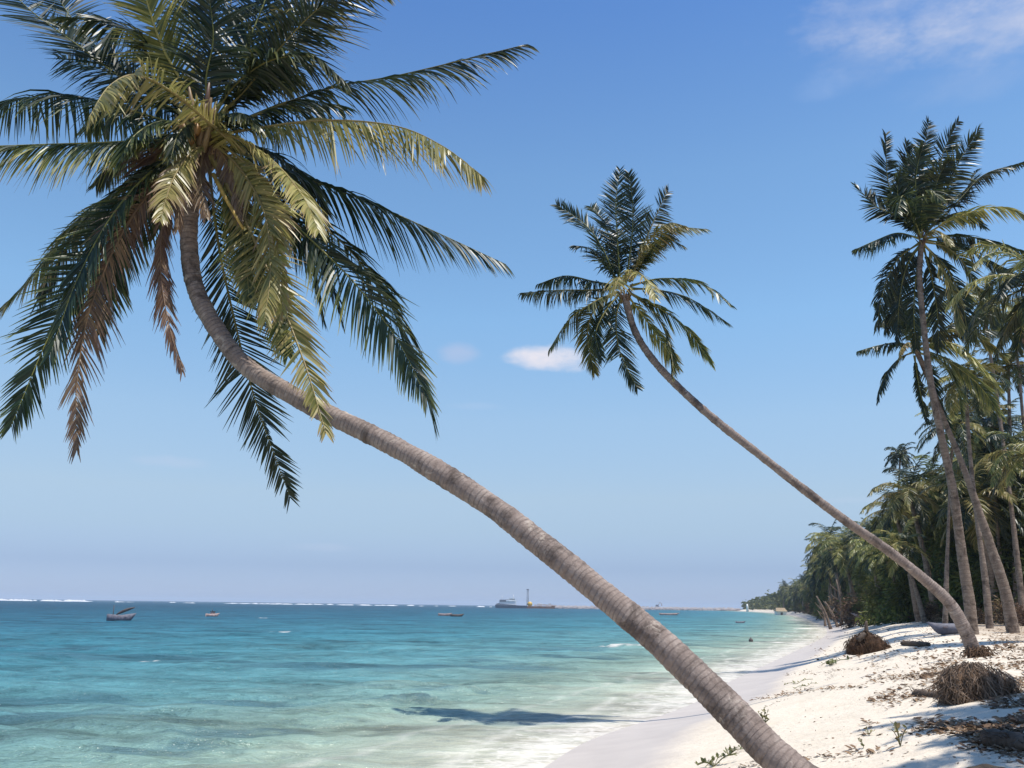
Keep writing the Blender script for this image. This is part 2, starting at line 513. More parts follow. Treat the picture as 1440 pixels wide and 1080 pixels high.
    cr_ = ramp(nt, [(0.30, 0.5), (0.5, 1.0), (0.72, 1.45)]); L(nt, chop, cr_.inputs[0])
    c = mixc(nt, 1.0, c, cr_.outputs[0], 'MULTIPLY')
    c = mixc(nt, ff, c, (0.70, 0.66, 0.60))
    L(nt, c, b.inputs['Base Color'])
    b.inputs['Roughness'].default_value = 1.0; b.inputs['Specular IOR Level'].default_value = 0.0
    fade = N(nt, 'ShaderNodeMapRange'); L(nt, d, fade.inputs[0]); fade.inputs[1].default_value = 0.5; fade.inputs[2].default_value = 8.0
    fade.inputs[3].default_value = 0.15
    hh = math_(nt, 'ADD', math_(nt, 'MULTIPLY', nm, 0.55), math_(nt, 'MULTIPLY', ns, 0.28))
    hh = math_(nt, 'ADD', hh, math_(nt, 'MULTIPLY', noise(nt, 1.0, 3, 0.6, geo_pos(nt, (4.0, 8.0, 1), R(5))), 0.06))
    hh = math_(nt, 'MULTIPLY', hh, fade.outputs[0])
    nrm = bump(nt, hh, 1.0, 1.3)
    L(nt, nrm, b.inputs['Normal'])
    # wind-roughened surface: the mean slope of the chop keeps grazing reflection well below a mirror's
    fr = N(nt, 'ShaderNodeFresnel'); fr.inputs['IOR'].default_value = 1.33; L(nt, nrm, fr.inputs['Normal'])
    gl = N(nt, 'ShaderNodeBsdfGlossy'); gl.inputs['Roughness'].default_value = 0.14; L(nt, nrm, gl.inputs['Normal'])
    fac = math_(nt, 'MULTIPLY', math_(nt, 'MULTIPLY', math_(nt, 'MINIMUM', fr.outputs[0], 0.85), 0.5), math_(nt, 'SUBTRACT', 1.0, ff))
    mx = N(nt, 'ShaderNodeMixShader'); L(nt, fac, mx.inputs[0]); L(nt, b.outputs[0], mx.inputs[1]); L(nt, gl.outputs[0], mx.inputs[2])
    L(nt, mx.outputs[0], nt.nodes['Material Output'].inputs['Surface'])
    return m


MAT['sand'] = make_sand()
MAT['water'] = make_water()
MAT['foam'] = simple_mat('sea_foam', (0.52, 0.53, 0.54), 0.8, 0.1, 0.3)

# ------------------------------------------------------------------ ground sheet
ys = np.concatenate([np.linspace(-60, 2, 40)[:-1], np.linspace(2, 30, 190)[:-1], np.geomspace(30, 2000, 220)])
us = np.concatenate([-np.geomspace(0.8, 60, 26)[::-1], np.linspace(-0.6, 16, 130), np.geomspace(16.3, 1500, 70)])
YY, UU = np.meshgrid(ys, us, indexing='ij')
sl = shore_slope(YY)
XX = shore(YY) + UU * np.sqrt(1 + sl * sl)
ZZ = height(XX, YY)
nr, nc = YY.shape
idx = np.arange(nr * nc).reshape(nr, nc)
fq = np.stack([idx[:-1, :-1], idx[:-1, 1:], idx[1:, 1:], idx[1:, :-1]], -1).reshape(-1, 4)
g = mesh_obj('beach', np.stack([XX, YY, ZZ], -1).reshape(-1, 3), fq, MAT['sand'], attrs={'shore': UU.ravel()})
tag(g, kind='structure')

# ------------------------------------------------------------------ sea
ys = np.geomspace(3.0, 9000, 640)
ss = np.linspace(0, 1, 560)
YY, SS = np.meshgrid(ys, ss, indexing='ij')
x0 = -1.3 * YY - 6; x1 = shore(YY) + 1.5
SSe = 1 - (1 - SS)
XX = x0 + (x1 - x0) * SSe
D = -dist(XX, YY)
rng = np.random.RandomState(4)


def blob(px, py, lx, ly, rot=0.0):
    p = sea(px, py)
    c, s = math.cos(rot), math.sin(rot)
    ax = (XX - p.x) * c + (YY - p.y) * s; ay = -(XX - p.x) * s + (YY - p.y) * c
    wob = (fbm(XX / (lx * 0.4), YY / (ly * 0.5), 31, 3) - 0.5) * 1.6
    q = 1 - np.sqrt((ax / lx) ** 2 + (ay / ly) ** 2) + wob * 0.8
    return np.clip(q * 2.2, 0, 1)


weed_shade = np.zeros_like(XX); foam = np.zeros_like(XX)
for a in [(745, 1012, 2.3, 1.1, 0.25), (560, 985, 1.5, 1.0, 0.2), (640, 973, 1.8, 0.9, 0.2), (660, 938, 4.6, 3.2, 0.1), (480, 940, 4.0, 3.0, 0.1),  # first patch paints the slender palm's crown shadow; the rest are sea-grass
          (60, 985, 3.2, 1.9, 0.05), (250, 1046, 1.6, 0.7, 0.3), (360, 985, 2.2, 1.2, 0.1), (160, 925, 5.0, 3.4, 0.1), (330, 1030, 1.6, 0.6, 0.3),
          (820, 925, 3.0, 2.4, 0.2), (40, 1010, 2.4, 1.0, 0.1), (780, 912, 5, 4, 0.1), (1010, 921, 2.6, 0.5, 0.15)]:
    weed_shade = np.maximum(weed_shade, blob(*a) * 0.8)
for a in [(872, 911, 1.5, 0.9, 0.1), (583, 984, 0.28, 0.25, 0.1), (395, 889, 1.1, 0.5, 0), (366, 869, 1.2, 0.8, 0), 
          (1003, 900, 0.5, 0.5, 0), (205, 928, 0.5, 0.4, 0), (1075, 903, 2.2, 0.9, 0.5), (1100, 894, 3.0, 1.2, 0.5), (1130, 884, 4.5, 1.8, 0.6),
          (1125, 872, 7, 3, 0.4), (1120, 905, 1.4, 0.7, 0.4)]:
    foam = np.maximum(foam, blob(*a))
amp = np.clip((D - 0.3) / 6.0, 0.0, 1) ** 0.8
wx = XX + (vn(XX / 7, YY / 7, 40) - 0.5) * 3; wy = YY + (vn(XX / 9, YY / 9, 41) - 0.5) * 3 + 0.12 * XX
big = fbm(wx / 4.5, wy / 1.7, 50, 3) - 0.5
rid = 1 - np.abs(2 * fbm(wx / 2.2, wy / 0.75, 61, 3) - 1) - 0.75
cell = YY * (math.log(9000 / 3) / 640)
a_s = np.clip(1.4 - cell / 0.45, 0, 1)
ZZ = amp * (big * 0.48 * np.clip(1.5 - cell / 1.6, 0, 1) + rid * 0.22 * a_s)
swell = np.sin((wy / 9.0 + wx * 0.01) * 2 * math.pi) * 0.05 * np.clip(1.5 - cell / 5, 0, 1)
ZZ = ZZ + amp * swell
for a in [(872, 911, 1.3, 0.8, 0.1), (575, 986, 0.9, 0.45, 0.1), (640, 974, 1.0, 0.4, 0.2)]:
    ZZ = ZZ + blob(*a) * 0.16
nr, nc = YY.shape
idx = np.arange(nr * nc).reshape(nr, nc)
fq = np.stack([idx[:-1, :-1], idx[:-1, 1:], idx[1:, 1:], idx[1:, :-1]], -1).reshape(-1, 4)
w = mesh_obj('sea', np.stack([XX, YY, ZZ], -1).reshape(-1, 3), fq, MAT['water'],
             attrs={'offshore': np.clip(D, -2, 5000).ravel(), 'weed_shade': weed_shade.ravel(), 'foam': foam.ravel()})
tag(w, kind='structure')

# breakers on the reef along the horizon
rnd = random.Random(12)
mb = MB()
for k in range(230):
    px = rnd.choice([rnd.uniform(-160, 690), rnd.uniform(-20, 40), rnd.uniform(60, 120), rnd.uniform(330, 560)])
    Y = rnd.uniform(1250, 1500)
    p = at(px, 850, Y); ln = rnd.uniform(3, 15); hh = rnd.uniform(0.4, 1.5) * (1.9 if px < 130 else 1.0)
    n = 9
    vs = []; fs = []
    for i in range(n):
        t = i / (n - 1); prof = math.sin(math.pi * t) ** 0.6 * rnd.uniform(0.5, 1.1)
        x = p.x + (t - 0.5) * ln
        vs += [(x, Y - 2.5, -0.3), (x, Y - 0.6, hh * prof), (x, Y + 1.0, hh * prof * 0.8), (x, Y + 3.5, -0.3)]
    for i in range(n - 1):
        for j in range(3):
            fs.append((i * 4 + j, i * 4 + 4 + j, i * 4 + 5 + j, i * 4 + 1 + j))
    mb.add(vs, fs)
tag(mb.build('surf', MAT['foam']), 'thin broken white line of surf on the reef along the sea horizon', 'surf', kind='stuff')


# ------------------------------------------------------------------ palms
def frond_mesh(mb, pts, rng, n=70, Lf=0.62, wd=0.028, roll=0.0, droop=0.8, lift=0.15, sweep=0.55, segs=4, age=0.2, age_tip=0.3,
               petiole=0.12, rad=0.022, ragged=0.15, side_bias=(1, 1), twist=0.85, axis=None, rollvar=0.35, clump=0.28, wind=0.35):
    """one frond: tapering midrib and rows of hanging leaflets along both sides"""
    K = 30 if segs > 2 else 14
    C = spline(pts, K)
    length = sum((C[i + 1] - C[i]).length for i in range(K - 1))
    mb.tube(C, [rad * (1.5 - 0.5 * min(1, i / 3)) * (1 - 0.88 * i / (K - 1)) for i in range(K)], 5 if segs > 2 else 3, cap=False,
            age=min(1.0, 0.42 + age * 0.45))
    A = C[-1] - C[0]
    if axis is None:
        Ah = Vector((A.x, A.y, 0))
        if Ah.length < 0.15: Ah = Vector((0, -1, 0))
        S0 = Ah.normalized().cross(Vector((0, 0, 1))).normalized()
    else:
        S0 = Vector(axis).normalized()
    down = Vector((wind, 0, -1))

    def lf(kk):
        v = [rng.uniform(-1, 1) for _ in range(kk + 2)]
        return lambda q: (lambda i_, f_: v[i_] * (1 - f_) + v[i_ + 1] * f_)(int(q * kk), q * kk - int(q * kk))
    nz = {sg: (lf(13), lf(13), lf(17)) for sg in (-1, 1)}; rollz = lf(4)
    roll0 = roll
    for i in range(n):
        t = petiole + (1 - petiole) * (i + rng.random() * 0.5) / n
        fi = t * (K - 1); k = min(int(fi), K - 2); q = fi - k
        p = C[k].lerp(C[k + 1], q)
        T = (C[k + 1] - C[k]).normalized()
        S = (S0 - T * S0.dot(T)).normalized()
        Nn = S.cross(T)
        roll = roll0 + rollz(t * 0.99) * rollvar
        cr, sr = math.cos(roll), math.sin(roll)
        S, Nn = S * cr + Nn * sr, Nn * cr - S * sr
        u = (t - petiole) / (1 - petiole)
        prof = (0.45 + 0.55 * min(1, u / 0.28)) * (1 - 0.68 * max(0, (u - 0.45) / 0.55) ** 1.5)
        for sgn in (-1, 1):
            if rng.random() < ragged * 0.4: continue
            Ln = Lf * prof * rng.uniform(1 - ragged * 1.6, 1.06) * side_bias[0 if sgn < 0 else 1]
            if Ln < 0.03: continue
            z1, z2, z3 = (f_(t * 0.99) for f_ in nz[sgn])
            Ln *= 1 - clump * 0.7 * max(0, z3) - (0.55 if z3 > 0.8 and ragged > 0.1 else 0)
            sw = sweep + 0.9 * u ** 3 + rng.uniform(-0.12, 0.12) + z1 * clump
            d0 = (S * sgn + T * sw + Nn * (lift + rng.uniform(-0.12, 0.12) + z2 * clump)).normalized()
            if rng.random() < 0.05: d0 = (d0 + Vector((rng.uniform(-1, 1), rng.uniform(-1, 1), rng.uniform(-1, 0.1))) * 0.4).normalized()
            dr = droop * rng.uniform(0.75, 1.25) * (1 + 0.5 * z2)
            jit = Vector((rng.uniform(-1, 1), rng.uniform(-1, 1), rng.uniform(-1, 1))) * 0.10
            tw = rng.uniform(-twist, twist)
            vs = []; ag = []
            pp = p.copy()
            a0 = age + rng.uniform(-0.11, 0.11)
            for s in range(segs + 1):
                f = s / segs
                d = (d0 + (down * dr + jit) * (0.32 + f * 0.85)).normalized()
                wv = d.cross(Nn)
                if wv.length < 0.05: wv = d.cross(S)
                wv.normalize()
                wv = (wv * math.cos(tw) + d.cross(wv) * math.sin(tw))
                wk = wd * (0.55 + 0.45 * min(1, f * 4)) * (1 - f ** 2.2) * 0.5 + 0.0015
                vs += [pp - wv * wk, pp + wv * wk]
                aa = a0 + age_tip * f ** 2.2 * rng.uniform(0.4, 1.4)
                ag += [max(0, min(1, aa))] * 2
                pp = pp + d * (Ln / segs)
            fs = [(2 * s, 2 * s + 1, 2 * s + 3, 2 * s + 2) for s in range(segs)]
            mb.add(vs, fs, age=ag)
    return length


def trunk_mesh(pts, radii, sides, rings, seed, scar=0.012, sp=0.075, lump=0.02):
    """palm stem: tapering tube with stepped leaf-scar rings and lumps"""
    C = spline(pts, rings)
    rr = np.interp(np.linspace(0, 1, rings), np.linspace(0, 1, len(radii)), radii)
    vs = np.zeros((rings * sides, 3)); al = np.zeros(rings * sides)
    acc = 0.0; ref = Vector((0.1, 1, 0.05))
    rng = np.random.RandomState(seed)
    ph = rng.rand(2000)
    nz = fbm(np.repeat(np.arange(rings), sides) * 0.06 * 100 / max(rings, 1) * 5, np.tile(np.arange(sides), rings) * 0.9 + seed, seed, 3).reshape(rings, sides)
    lengthC = sum((C[q + 1] - C[q]).length for q in range(rings - 1))
    wob = fbm(np.linspace(0, lengthC / 0.35, rings), np.full(rings, seed * 3.7), seed + 5, 3)
    girth = fbm(np.linspace(0, lengthC / 0.8, rings), np.full(rings, seed * 1.3), seed + 9, 3) - 0.5
    for i in range(rings):
        T = (C[min(i + 1, rings - 1)] - C[max(i - 1, 0)]).normalized()
        if i: acc += (C[i] - C[i - 1]).length
        a = T.cross(ref).normalized(); b = T.cross(a)
        wacc = acc + 0.55 * sp * (wob[i] - 0.5) * 4
        k = wacc / sp; fr = k - math.floor(k)
        step = (1 - fr) * (0.5 + ph[int(k) % 2000]) * scar
        for j in range(sides):
            th = 2 * math.pi * j / sides
            r = rr[i] * (1 + girth[i] * 0.16 + (nz[i, j] - 0.5) * lump * 4 + step / max(rr[i], 0.05))
            p = C[i] + (a * math.cos(th) + b * math.sin(th)) * r
            vs[i * sides + j] = p; al[i * sides + j] = wacc
    idx = np.arange(rings * sides).reshape(rings, sides)
    fq = np.stack([idx[:-1], np.roll(idx[:-1], -1, 1), np.roll(idx[1:], -1, 1), idx[1:]], -1).reshape(-1, 4)
    return vs, fq, al


def build_trunk(parent, base, pts, radii, sides, rings, seed, mat, **k):
    vs, fq, al = trunk_mesh(pts, radii, sides, rings, seed, **k)
    return mesh_obj('trunk', vs, fq, mat, parent, base, {'along': al})


def crownbase(mb, c, axis, r, rng, n=16, ln=0.5):
    """old leaf bases and fibre at the top of a stem"""
    axis = axis.normalized()
    a = axis.cross(Vector((0, 1, 0.1))).normalized(); b = axis.cross(a)
    for i in range(n):
        th = rng.uniform(0, 6.28); q = rng.uniform(-0.5, 0.3)
        o = (a * math.cos(th) + b * math.sin(th))
        p = c + axis * q * ln + o * r * 0.7
        e = p + o * r * rng.uniform(0.6, 1.6) + axis * ln * rng.uniform(0.25, 0.7)
        mb.tube([p, p.lerp(e, 0.5) - axis * 0.02, e], [r * 0.3, r * 0.22, r * 0.08], 5, age=rng.uniform(0.6, 1.0))


# ---- the big leaning palm in front
P1Y0, P1Y1 = 8.4, 11.6
tp = [(1215, 1185, 8.2), (1158, 1128, 8.41), (1104, 1075, 8.6), (1042, 1014, 8.83), (974, 946, 9.08), (917, 893, 9.29), (860, 846, 9.49), (802, 798, 9.71), (750, 757, 9.89), (702, 719, 10.07), (630, 672, 10.33), (562, 632, 10.58), (515, 608, 10.75), (469, 586, 10.92), (410, 555, 11.13), (347, 516, 11.36), (308, 468, 11.51), (276, 408, 11.62), (266, 350, 11.66), (268, 290, 11.65), (282, 215, 11.6)]
pts = [at(*t) for t in tp]
b0 = pts[0].copy()
gz = hz(b0.x, b0.y)
base = Vector((b0.x + 0.12, b0.y - 0.05, gz))
pts = [Vector((base.x, base.y, gz - 0.25))] + [p for p in pts if p.z > gz + 0.1]
palm1 = thing('coconut_palm', base, 'large coconut palm in front, its ringed trunk leaning left across the sea and sky', 'palm tree')
rad1 = [0.20, 0.158, 0.150, 0.143, 0.137, 0.133, 0.129, 0.126, 0.124, 0.122, 0.12, 0.118, 0.116, 0.115, 0.113, 0.112, 0.112, 0.118, 0.13]
build_trunk(palm1, base, pts, rad1, 28, 420, 3, MAT['trunk'], scar=0.010, sp=0.0625, lump=0.034)

DC = 11.6
# pixel path of each midrib (photo coordinates), depth change base->tip, options
F1 = [
    ([(300, 185), (450, 128), (560, 106), (660, 82), (742, 62)], 0.3, dict(Lf=1.0, droop=1.35, sweep=1.1, age=0.14, age_tip=0.3, lift=0.15, roll=-0.5)),
    ([(300, 190), (440, 170), (550, 176), (620, 204), (676, 246)], -0.9, dict(Lf=1.15, droop=1.6, sweep=0.7, age=0.48, age_tip=0.12, lift=-0.1, roll=-0.7)),
    ([(310, 205), (430, 250), (520, 285), (610, 325), (712, 372)], 0.6, dict(Lf=1.1, droop=1.6, sweep=0.9, age=0.08, age_tip=0.2)),
    ([(310, 215), (410, 285), (490, 350), (555, 440), (592, 530), (610, 596)], 0.2, dict(Lf=1.05, droop=1.1, sweep=0.8, age=0.09, age_tip=0.3, roll=0.5)),
    ([(310, 220), (385, 290), (440, 340), (500, 400), (560, 480), (600, 560)], -0.5, dict(Lf=1.0, droop=1.1, sweep=0.7, age=0.14, age_tip=0.35, roll=-0.6)),
    ([(310, 220), (370, 275), (415, 320), (455, 370), (480, 450)], 0.7, dict(Lf=0.85, droop=1.3, sweep=0.6, age=0.05, age_tip=0.2, roll=0.3)),
    ([(310, 220), (360, 260), (405, 310), (440, 380), (455, 450)], 0.3, dict(Lf=0.7, droop=1.3, sweep=0.6, age=0.10, age_tip=0.3, roll=-0.3)),
    ([(295, 215), (340, 300), (385, 400), (428, 510), (458, 608)], -2.0, dict(Lf=0.66, droop=0.35, sweep=0.65, age=0.46, age_tip=0.2, roll=0.15, axis=(1, 0.1, 0.1), rad=0.034, ragged=0.2)),
    ([(290, 210), (325, 280), (355, 350), (385, 430), (405, 500)], -1.0, dict(Lf=0.7, droop=0.5, sweep=0.7, age=0.22, age_tip=0.4, axis=(1, 0.2, 0.1), ragged=0.2)),
    ([(345, 215), (300, 178), (250, 135), (195, 106), (155, 120), (125, 165)], -2.1, dict(Lf=0.8, droop=0.8, sweep=0.45, age=0.52, age_tip=0.1, rad=0.03, axis=(0.55, -0.5, 0.65), roll=0.2, petiole=0.05)),
    ([(285, 180), (335, 195), (385, 228), (425, 275), (448, 325)], -1.9, dict(Lf=0.8, droop=0.9, sweep=0.9, age=0.52, age_tip=0.15, rad=0.03, petiole=0.02)),
    ([(300, 195), (350, 235), (380, 290), (393, 370), (398, 440)], -1.6, dict(Lf=0.62, droop=0.8, sweep=1.0, age=0.56, age_tip=0.2, axis=(1, -0.3, 0), ragged=0.25)),
    ([(300, 200), (268, 215), (242, 255), (225, 310)], -1.5, dict(Lf=0.55, droop=0.9, sweep=0.8, age=0.5, age_tip=0.3, ragged=0.25)),
    ([(280, 195), (200, 198), (130, 201), (60, 203), (-30, 206)], -0.6, dict(Lf=1.05, droop=1.6, sweep=0.6, age=0.26, age_tip=0.4, roll=0.3)),
    ([(280, 185), (200, 160), (120, 138), (50, 138), (-40, 150)], 0.4, dict(Lf=1.1, droop=1.6, sweep=0.65, age=0.12, age_tip=0.3)),
    ([(280, 175), (175, 112), (110, 64), (40, 12), (-30, -60)], 0.3, dict(Lf=0.8, droop=0.2, sweep=0.8, age=0.06, age_tip=0.2, axis=(0.5, 0.6, 0.6), lift=0.0)),
    ([(282, 172), (210, 120), (140, 70), (90, 10), (60, -50)], 0.9, dict(Lf=0.85, droop=0.3, sweep=0.7, age=0.05, age_tip=0.2, axis=(0.5, 0.6, 0.6))),
    ([(285, 172), (215, 130), (150, 100), (80, 80)], 1.1, dict(Lf=0.85, droop=0.8, sweep=0.6, age=0.05, age_tip=0.2, axis=(0.4, 0.6, 0.7))),
    ([(290, 170), (252, 110), (222, 50), (195, -40), (180, -90)], -0.9, dict(Lf=0.8, droop=0.5, sweep=0.95, age=0.36, age_tip=0.25, axis=(1, 0.1, -0.2), rad=0.03)),
    ([(300, 165), (335, 90), (365, 20), (395, -60), (415, -130)], 0.6, dict(Lf=1.1, droop=0.3, sweep=0.75, age=0.05, age_tip=0.15, axis=(1, 0.2, 0.2))),
    ([(300, 165), (315, 80), (325, 0), (330, -90)], 1.2, dict(Lf=1.1, droop=0.3, sweep=0.65, age=0.02, age_tip=0.15, axis=(1, 0.3, 0))),
    ([(305, 170), (370, 110), (430, 50), (490, -20), (530, -80)], 0.9, dict(Lf=0.95, droop=0.7, sweep=0.8, age=0.05, age_tip=0.2, axis=(0.8, 0.3, -0.5))),
    ([(302, 170), (350, 105), (390, 50), (430, 0), (475, -60)], 1.3, dict(Lf=1.0, droop=0.5, sweep=0.7, age=0.03, age_tip=0.2, axis=(0.8, 0.3, -0.5))),
    ([(302, 170), (350, 120), (400, 60), (450, 10), (500, -18), (545, -10)], -0.3, dict(Lf=0.8, droop=0.9, sweep=0.8, age=0.10, age_tip=0.5)),
    ([(292, 168), (275, 80), (262, 0), (240, -80)], 1.0, dict(Lf=1.05, droop=0.4, sweep=0.65, age=0.04, age_tip=0.15, axis=(1, 0.2, 0))),
    ([(298, 170), (345, 130), (385, 110), (425, 120)], 0.8, dict(Lf=0.8, droop=0.9, sweep=0.6, age=0.04, age_tip=0.3)),
    ([(275, 205), (205, 265), (140, 350), (75, 460), (15, 600)], -0.4, dict(Lf=0.9, droop=0.35, sweep=0.85, age=0.08, age_tip=0.35, axis=(0.8, 0.35, 0.45), rad=0.026)),
    ([(276, 210), (215, 265), (165, 340), (125, 440), (108, 540), (108, 632)], -0.9, dict(Lf=0.62, droop=1.1, sweep=0.9, age=0.9, age_tip=0.05, axis=(0.8, 0.5, 0.3), rad=0.026, ragged=0.4)),
    ([(270, 200), (180, 255), (95, 330), (30, 405), (-40, 480)], 0.4, dict(Lf=0.75, droop=0.9, sweep=0.8, age=0.3, age_tip=0.5, roll=0.4)),
    ([(272, 205), (210, 245), (150, 285), (95, 345), (50, 430)], 0.8, dict(Lf=0.75, droop=0.8, sweep=0.8, age=0.05, age_tip=0.2, roll=0.3)),
    ([(278, 210), (225, 260), (180, 320), (150, 400), (140, 470)], 0.5, dict(Lf=0.75, droop=0.6, sweep=0.8, age=0.10, age_tip=0.3, axis=(0.8, 0.5, 0.3))),
    ([(280, 215), (236, 280), (226, 370), (236, 450), (256, 520)], -0.7, dict(Lf=0.42, droop=1.6, sweep=1.2, age=0.84, age_tip=0.1, axis=(1, 0.2, 0), ragged=0.45)),
    ([(292, 215), (305, 330), (325, 430), (358, 560), (408, 700)], 1.2, dict(Lf=0.85, droop=0.1, sweep=0.8, age=0.09, age_tip=0.2, axis=(1, 0.1, 0.3), rad=0.026)),
    ([(285, 200), (225, 190), (175, 215), (135, 260)], 0.9, dict(Lf=0.7, droop=1.2, sweep=0.6, age=0.1, age_tip=0.3)),
    ([(300, 225), (330, 285), (345, 350), (350, 420)], -0.9, dict(Lf=0.6, droop=0.6, sweep=0.8, age=0.32, age_tip=0.4, axis=(1, 0.3, 0))),
    ([(290, 200), (240, 205), (210, 235), (195, 290), (185, 340)], 0.2, dict(Lf=0.65, droop=1.1, sweep=0.9, age=0.95, age_tip=0.05, ragged=0.35)),
    ([(290, 190), (235, 170), (190, 190), (165, 235)], -0.9, dict(Lf=0.65, droop=1.0, sweep=0.8, age=0.16, age_tip=0.4)),
    ([(298, 190), (360, 160), (420, 140), (480, 150)], 1.2, dict(Lf=1.0, droop=1.5, sweep=0.7, age=0.05, age_tip=0.2)),
    ([(296, 190), (350, 205), (410, 235), (460, 300)], 1.0, dict(Lf=0.9, droop=1.4, sweep=0.7, age=0.06, age_tip=0.3)),
    ([(286, 180), (225, 150), (170, 150), (120, 180)], 1.2, dict(Lf=0.9, droop=1.4, sweep=0.7, age=0.05, age_tip=0.3)),
    ([(288, 176), (235, 110), (205, 60), (150, 30), (90, 25)], -0.2, dict(Lf=0.9, droop=0.9, sweep=0.7, age=0.06, age_tip=0.3)),
    ([(292, 172), (290, 110), (300, 50), (290, -30)], -0.4, dict(Lf=0.9, droop=0.6, sweep=0.8, age=0.05, age_tip=0.25, axis=(1, 0.2, 0))),
    ([(296, 172), (330, 120), (380, 85), (440, 80), (480, 110)], -0.6, dict(Lf=0.85, droop=1.3, sweep=0.7, age=0.1, age_tip=0.35)),
    ([(300, 200), (340, 240), (372, 300), (380, 380), (372, 450)], -2.0, dict(Lf=0.6, droop=0.7, sweep=0.9, age=0.48, age_tip=0.2, axis=(1, -0.2, 0.1))),
    ([(280, 205), (220, 235), (160, 300), (110, 390), (70, 500)], -1.0, dict(Lf=0.8, droop=0.9, sweep=0.8, age=0.08, age_tip=0.35, roll=0.4)),
    ([(285, 195), (264, 230), (254, 270), (250, 320)], -0.5, dict(Lf=0.4, droop=1.4, sweep=1.1, age=0.9, age_tip=0.1, ragged=0.3, axis=(1, 0.2, 0), petiole=0.0)),
    ([(290, 195), (282, 235), (284, 270), (290, 305)], -0.6, dict(Lf=0.38, droop=1.4, sweep=1.1, age=0.95, age_tip=0.05, ragged=0.3, axis=(1, 0.2, 0), petiole=0.0)),
    ([(295, 195), (318, 225), (330, 260), (338, 310)], -0.4, dict(Lf=0.45, droop=1.3, sweep=1.0, age=0.85, age_tip=0.15, ragged=0.3, axis=(1, 0.2, 0), petiole=0.0)),
    ([(292, 190), (268, 175), (250, 190), (240, 225)], -0.8, dict(Lf=0.5, droop=1.3, sweep=0.9, age=0.12, age_tip=0.4, petiole=0.0)),
    ([(296, 188), (315, 165), (340, 160), (365, 180)], -0.6, dict(Lf=0.55, droop=1.2, sweep=0.9, age=0.1, age_tip=0.4, petiole=0.0)),
    ([(292, 205), (255, 245), (232, 290), (222, 345)], 0.6, dict(Lf=0.6, droop=0.9, sweep=0.9, age=0.92, age_tip=0.2, ragged=0.3)),
]
for k, (pp, dz, op) in enumerate(F1):
    rg = random.Random(100 + k)
    n = len(pp)
    P = []
    for i, (x, y) in enumerate(pp):
        t = i / (n - 1)
        P.append(at(x, y, DC + dz * t ** 1.2 - (0.0 if dz > 0 else 0.1 * t)))
    mb = MB()
    frond_mesh(mb, P, rg, segs=4, n=(122 if len(pp) > 4 else 88) if op['age'] < 0.8 else 190, wd=0.031 if op['age'] < 0.8 else 0.021, clump=0.42 if op['age'] < 0.8 else 0.6, rollvar=0.55, wind=0.12, **(op if op['age'] < 0.8 else dict(op, ragged=0.42, Lf=op['Lf'] * 1.25)))
    fo = mb.build('frond', MAT['frond'], palm1, base)
    if op['age'] > 0.6: fo['label'] = 'dry brown frond hanging down'
    elif op['age'] > 0.3: fo['label'] = 'sunlit yellow green frond'
cc = at(285, 200, DC)
mb = MB(); rg = random.Random(5)
crownbase(mb, cc, Vector((0.05, 0, 1)), 0.2, rg, 60, 0.8)
mb.build('leaf_base', MAT['frond'], palm1, base)
mb = MB()
mb.tube(spline([at(300, 245, DC - 0.3), at(318, 280, DC - 0.6), at(342, 322, DC - 0.8)], 6), [0.03, 0.03, 0.028, 0.025, 0.02, 0.015], 6)
mb.build('flower_stalk', MAT['stalk'], palm1, base)
for k, (px, py, dy) in enumerate([(258, 182, -0.3), (268, 194, -0.3), (252, 196, -0.28), (275, 182, -0.3)]):
    c = at(px, py, DC + dy); mb = MB()
    pr = [(0, -0.10), (0.05, -0.085), (0.075, -0.03), (0.08, 0.02), (0.055, 0.075), (0.0, 0.10)]
    vs = []; fs = []
    for i, (r, z) in enumerate(pr):
        for j in range(10):
            th = j * 0.6283; vs.append(c + Vector((math.cos(th) * r, math.sin(th) * r * 0.95, z)))
    for i in range(5):
        for j in range(10): fs.append((i * 10 + j, i * 10 + (j + 1) % 10, i * 10 + 10 + (j + 1) % 10, i * 10 + 10 + j))
    mb.add(vs, fs); mb.build('coconut', MAT['coconut'], palm1, base)


# ---- other individually shaped palms
def shaped_palm(label, tpx, radii, fronds, fdefault, seed, rings=160, sides=14, mat='trunk2', basept=None, group=None, scar=0.012):
    pts = [at(*t) for t in tpx]
    b = basept if basept is not None else Vector((pts[0].x, pts[0].y, hz(pts[0].x, pts[0].y)))
    pts = [Vector((b.x, b.y, b.z - 0.3)), Vector((b.x, b.y, b.z)).lerp(pts[1], 0.12)] + pts[1:]
    root = thing('coconut_palm', b, label, 'palm tree', group)
    build_trunk(root, b, pts, [radii[0] * 1.1] + radii, sides, rings, seed, MAT[mat], scar=scar, sp=0.12, lump=0.02)
    Yc = tpx[-1][2]
    for k, (pp, dz, op) in enumerate(fronds):
        rg = random.Random(seed * 100 + k); n = len(pp); P = []
        for i, (x, y) in enumerate(pp):
            P.append(at(x, y, Yc + dz * (i / (n - 1))))
        o2 = dict(fdefault); o2.update(op); mb = MB()
        frond_mesh(mb, P, rg, **o2)
        mb.build('frond', MAT['frond'], root, b)
    mb = MB(); crownbase(mb, pts[-1], Vector((0, 0, 1)), radii[-1] * 1.1, random.Random(seed), 16, 0.5)
    mb.build('leaf_base', MAT['frond'], root, b)
    return root


